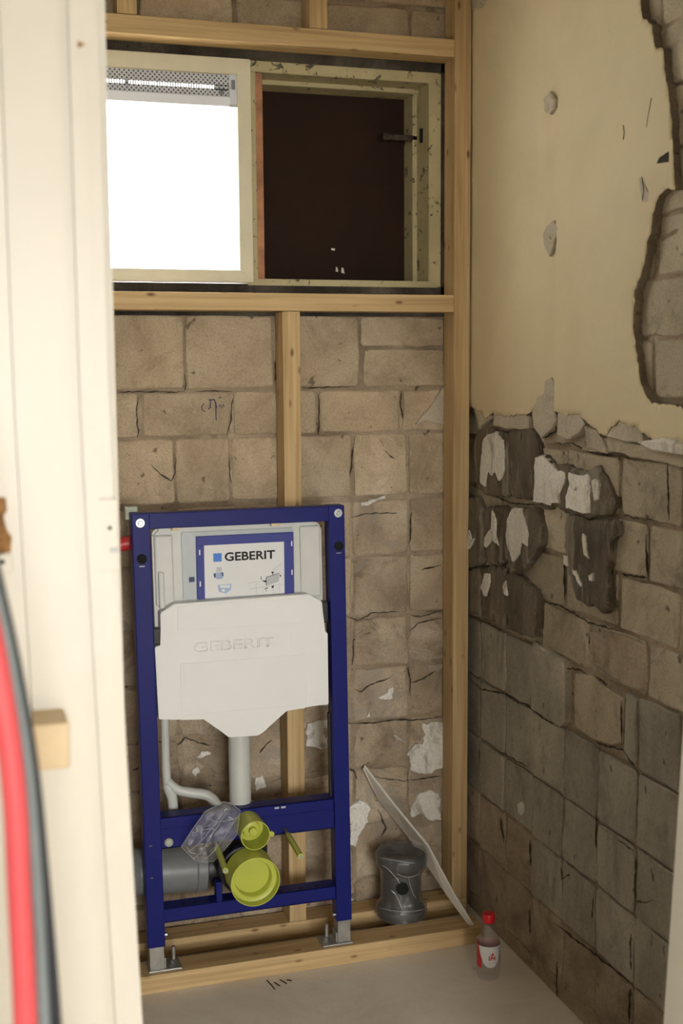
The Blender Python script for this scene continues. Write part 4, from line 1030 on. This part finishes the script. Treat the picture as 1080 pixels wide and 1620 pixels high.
# shrink-wrapped spool-shaped fitting standing on the timbers
wfit = empty('pipe_fitting', (1.052, 2.882, .0455), 'dark spool-shaped pipe fitting in clear wrap standing on the timbers', 'pipe fitting')
FB = (1.052, 2.882, .0458)
lathe('fitting_body', [(0, 0), (.060, 0), (.062, .003), (.062, .018), (.060, .021), (.049, .023), (.048, .03), (.048, .112), (.050, .120), (.056, .130), (.061, .136), (.062, .140), (.062, .160), (.055, .162), (.053, .145), (.0, .140)], FB, (0, 0, 1), 'darkfit', wfit, 40)
def wrapmesh():
    prof = [(.063, .0), (.0645, .015), (.063, .028), (.0525, .042), (.0505, .075), (.051, .105), (.0535, .122), (.063, .137), (.065, .160), (.060, .173), (.045, .167), (.02, .164), (.0, .163)]
    seg = 56; bm = bmesh.new(); rings = []
    fine = []
    for (r0, h0), (r1, h1) in zip(prof, prof[1:]):
        for k in range(3): fine.append((r0 + (r1 - r0) * k / 3, h0 + (h1 - h0) * k / 3))
    fine.append(prof[-1])
    for r, h in fine:
        ring = []
        for k in range(seg):
            a = 2 * math.pi * k / seg
            d = 1.01 + 0.05 * noise.noise(Vector((math.cos(a) * 3, math.sin(a) * 3, h * 40))) + 0.06 * abs(noise.noise(Vector((math.cos(a) * 7 + h * 30, math.sin(a) * 7, h * 55))))
            ring.append(bm.verts.new((FB[0] + r * d * math.cos(a), FB[1] + r * d * math.sin(a), FB[2] + h + (0.006 * noise.noise(Vector((math.cos(a) * 4, math.sin(a) * 4, 2))) if h > .15 else 0))))
        rings.append(ring)
    for a, b in zip(rings, rings[1:]):
        for k in range(seg): bm.faces.new((a[k], a[(k + 1) % seg], b[(k + 1) % seg], b[k]))
    return obj('wrap_film', bm, 'wrap', wfit, smooth=True)
wrapmesh()
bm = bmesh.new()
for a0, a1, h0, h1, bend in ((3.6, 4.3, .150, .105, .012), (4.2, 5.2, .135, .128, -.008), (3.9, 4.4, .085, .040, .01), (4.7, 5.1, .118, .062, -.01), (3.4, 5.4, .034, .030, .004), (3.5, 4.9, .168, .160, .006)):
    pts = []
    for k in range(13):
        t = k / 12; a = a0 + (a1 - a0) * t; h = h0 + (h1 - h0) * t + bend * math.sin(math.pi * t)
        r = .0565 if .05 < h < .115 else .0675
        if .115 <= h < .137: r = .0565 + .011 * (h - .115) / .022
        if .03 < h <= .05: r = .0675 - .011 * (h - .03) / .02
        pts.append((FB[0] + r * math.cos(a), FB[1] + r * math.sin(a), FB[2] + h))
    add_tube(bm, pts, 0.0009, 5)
obj('wrap_crease_glint', bm, 'creaseglint', wfit)  # pale lines painted as highlights on the wrap folds
# round opening in the near side of the fitting
_dir = Vector((-.29, -.957, 0)).normalized()
_c = Vector(FB) + Vector((0, 0, .092)) + _dir * .0565
lathe('side_opening', [(.0150, -.006), (.0160, .001), (.0145, .002), (.0140, -.0005), (0, -.0005)], _c, _dir, 'hole', wfit, 24)

# thin white sheet offcut leaning on the wall
def board():
    T = Vector((.987, 2.982, .411)); Nn = Vector((1.2215, 2.744, .004))
    right = [T, T.lerp(Nn, .25) + Vector((.006, 0, .006)), T.lerp(Nn, .5) + Vector((.016, .006, .014)), T.lerp(Nn, .75) + Vector((.004, 0, .004)), Nn]
    left = [T + Vector((-.004, 0, -.004)), Vector((1.018, 2.966, .328)), Vector((1.090, 2.938, .228)), Vector((1.149, 2.819, .113)), Nn + Vector((-.005, .002, .0))]
    bm = bmesh.new()
    th = Vector((.0035, .0035, .0045))
    A = [bm.verts.new(p) for p in right]; B = [bm.verts.new(p) for p in left]
    C = [bm.verts.new(p + th) for p in right]; D = [bm.verts.new(p + th) for p in left]
    for i in range(4):
        bm.faces.new((A[i], A[i + 1], B[i + 1], B[i])); bm.faces.new((C[i], C[i + 1], D[i + 1], D[i]))
        e = bm.faces.new((A[i], A[i + 1], C[i + 1], C[i])); e.material_index = 1
        bm.faces.new((B[i], B[i + 1], D[i + 1], D[i]))
    bm.faces.new((A[0], B[0], D[0], C[0])); bm.faces.new((A[4], B[4], D[4], C[4]))
    o = obj('sheet_offcut', bm, ['boardwhite', 'boardedge'], None)
    return tag(o, 'narrow white sheet offcut leaning from the floor batten end to the back wall', 'offcut')
board()

# water bottle by the right wall
BX, BY = 1.166, 2.590
bt = empty('water_bottle', (BX, BY, 0), 'small clear water bottle with red cap and white label by the right wall', 'bottle')
lathe('bottle_body', [(0, .004), (.016, .003), (.021, .0005), (.025, .003), (.027, .012), (.0275, .03), (.0275, .088), (.0265, .096), (.022, .112), (.0155, .126), (.0115, .134), (.0112, .146), (.010, .148)], (BX, BY, 0), (0, 0, 1), 'pet', bt, 40)
lathe('bottle_cap', [(.0142, .137), (.0146, .139), (.0146, .155), (.0135, .158), (0, .1585)], (BX, BY, 0), (0, 0, 1), 'bottlered', bt, 32)
tube('neck_ring', [(BX, BY, .1325), (BX, BY, .1355)], .0142, 'pet', bt, 28)
def curved_label(name, zlo, zhi, a0, a1, r, mat):
    bm = bmesh.new(); n = 28; lo = []; hi = []
    for k in range(n + 1):
        a = a0 + (a1 - a0) * k / n; t = k / n
        c = Vector((BX + r * math.cos(a), BY + r * math.sin(a), 0))
        lo.append(bm.verts.new(c + Vector((0, 0, zlo(t))))); hi.append(bm.verts.new(c + Vector((0, 0, zhi(t)))))
    for k in range(n): bm.faces.new((lo[k], lo[k + 1], hi[k + 1], hi[k]))
    return obj(name, bm, mat, bt, smooth=True)
AF = math.atan2(-BY, -BX)      # direction of the camera from the bottle
curved_label('label_back', lambda t: .040, lambda t: .0862, AF + 1.35, AF + 2 * math.pi - 2.2, .0279, 'pinkprint')
curved_label('red_band', lambda t: .032, lambda t: .086, AF - 2.2, AF - 0.6, .0278, 'redprint')
lb = curved_label('label', lambda t: .036 + .050 * abs(2 * t - 1) ** 2.6, lambda t: .0868, AF - 0.95, AF + 1.35, .0282, 'labelwhite')
def on_cyl(u0, z0, r=.0283):
    return lambda u, v, w: (BX + (r + w) * math.cos(AF + (u0 + u) / r), BY + (r + w) * math.sin(AF + (u0 + u) / r), z0 + v)
text('label_lettering', 'SPA', .010, .019, on_cyl(-.0005, .054), 'redprint', lb, .0003, 0.03, 0.15)
bm = bmesh.new()
for p in ([(.006, .065), (.010, .074), (.014, .066)], [(.002, .046), (.017, .046), (.017, .0475), (.002, .0475)], [(.0015, .066), (.006, .069), (.006, .067)]):
    q = [on_cyl(0, 0, .0286)(u, v, 0) for u, v in p]
    bm.faces.new([bm.verts.new(c) for c in q])
obj('label_emblem', bm, 'redprint', lb)

# wooden block screwed to the door post and cables hanging in front
xb = bow(1.03)
wbk = box('wooden_block', 0.056, 0.110, 1.368, 1.4365, 1.005, 1.057, 'block', None, 0.003)
tag(wbk, 'small pale wooden block fixed to the white door post', 'block')

def cable(name, pts, r, mat, label):
    c = tube(name, smoothpath(pts, 8), r, mat, None, 18)
    return tag(c, label, 'cable')
cable('red_cable', [(-.20, 1.00, 2.619), (-.12, 1.00, 2.0), (-.05, 1.00, 1.50), (-.010, 1.00, 1.36), (.017, 1.00, 1.265), (.029, 1.00, 1.185), (.0355, 1.00, 1.108), (.0365, 1.00, 1.03), (.0375, 1.00, .912), (.036, 1.0, .70), (.03, 1.0, .30), (.03, 1.0, .011)], .0098, 'redcable', 'thick red cable hanging in the blurred foreground left')
cable('grey_cable', [(-.17, 1.02, 2.619), (-.09, 1.02, 2.0), (-.03, 1.02, 1.50), (.006, 1.02, 1.36), (.0245, 1.02, 1.28), (.0375, 1.02, 1.205), (.0465, 1.02, 1.13), (.0505, 1.02, 1.05), (.0535, 1.02, .90), (.055, 1.02, .70), (.055, 1.02, .30), (.055, 1.02, .006)], .0055, 'greycable', 'grey cable hanging between the red and the black one')
cable('black_cable', [(-.15, 1.04, 2.619), (-.07, 1.04, 2.0), (-.02, 1.04, 1.50), (.012, 1.04, 1.36), (.029, 1.04, 1.28), (.0425, 1.04, 1.20), (.0525, 1.04, 1.12), (.0575, 1.04, 1.04), (.0645, 1.04, .88), (.068, 1.04, .70), (.07, 1.04, .30), (.07, 1.04, .006)], .0052, 'blackcable', 'black cable hanging rightmost of the three foreground cables')

# scuff marks scratched into the floor in front of the batten
bm = bmesh.new()
for ln in ([(.66, 2.735), (.665, 2.705), (.667, 2.688)], [(.674, 2.72), (.682, 2.70)], [(.69, 2.728), (.70, 2.705)], [(.705, 2.722), (.715, 2.715)]):
    add_tube(bm, [(u, v, 0.0005) for u, v in ln], 0.0016, 6)
obj('pencil_scuff', bm, 'joint_dark', fl)
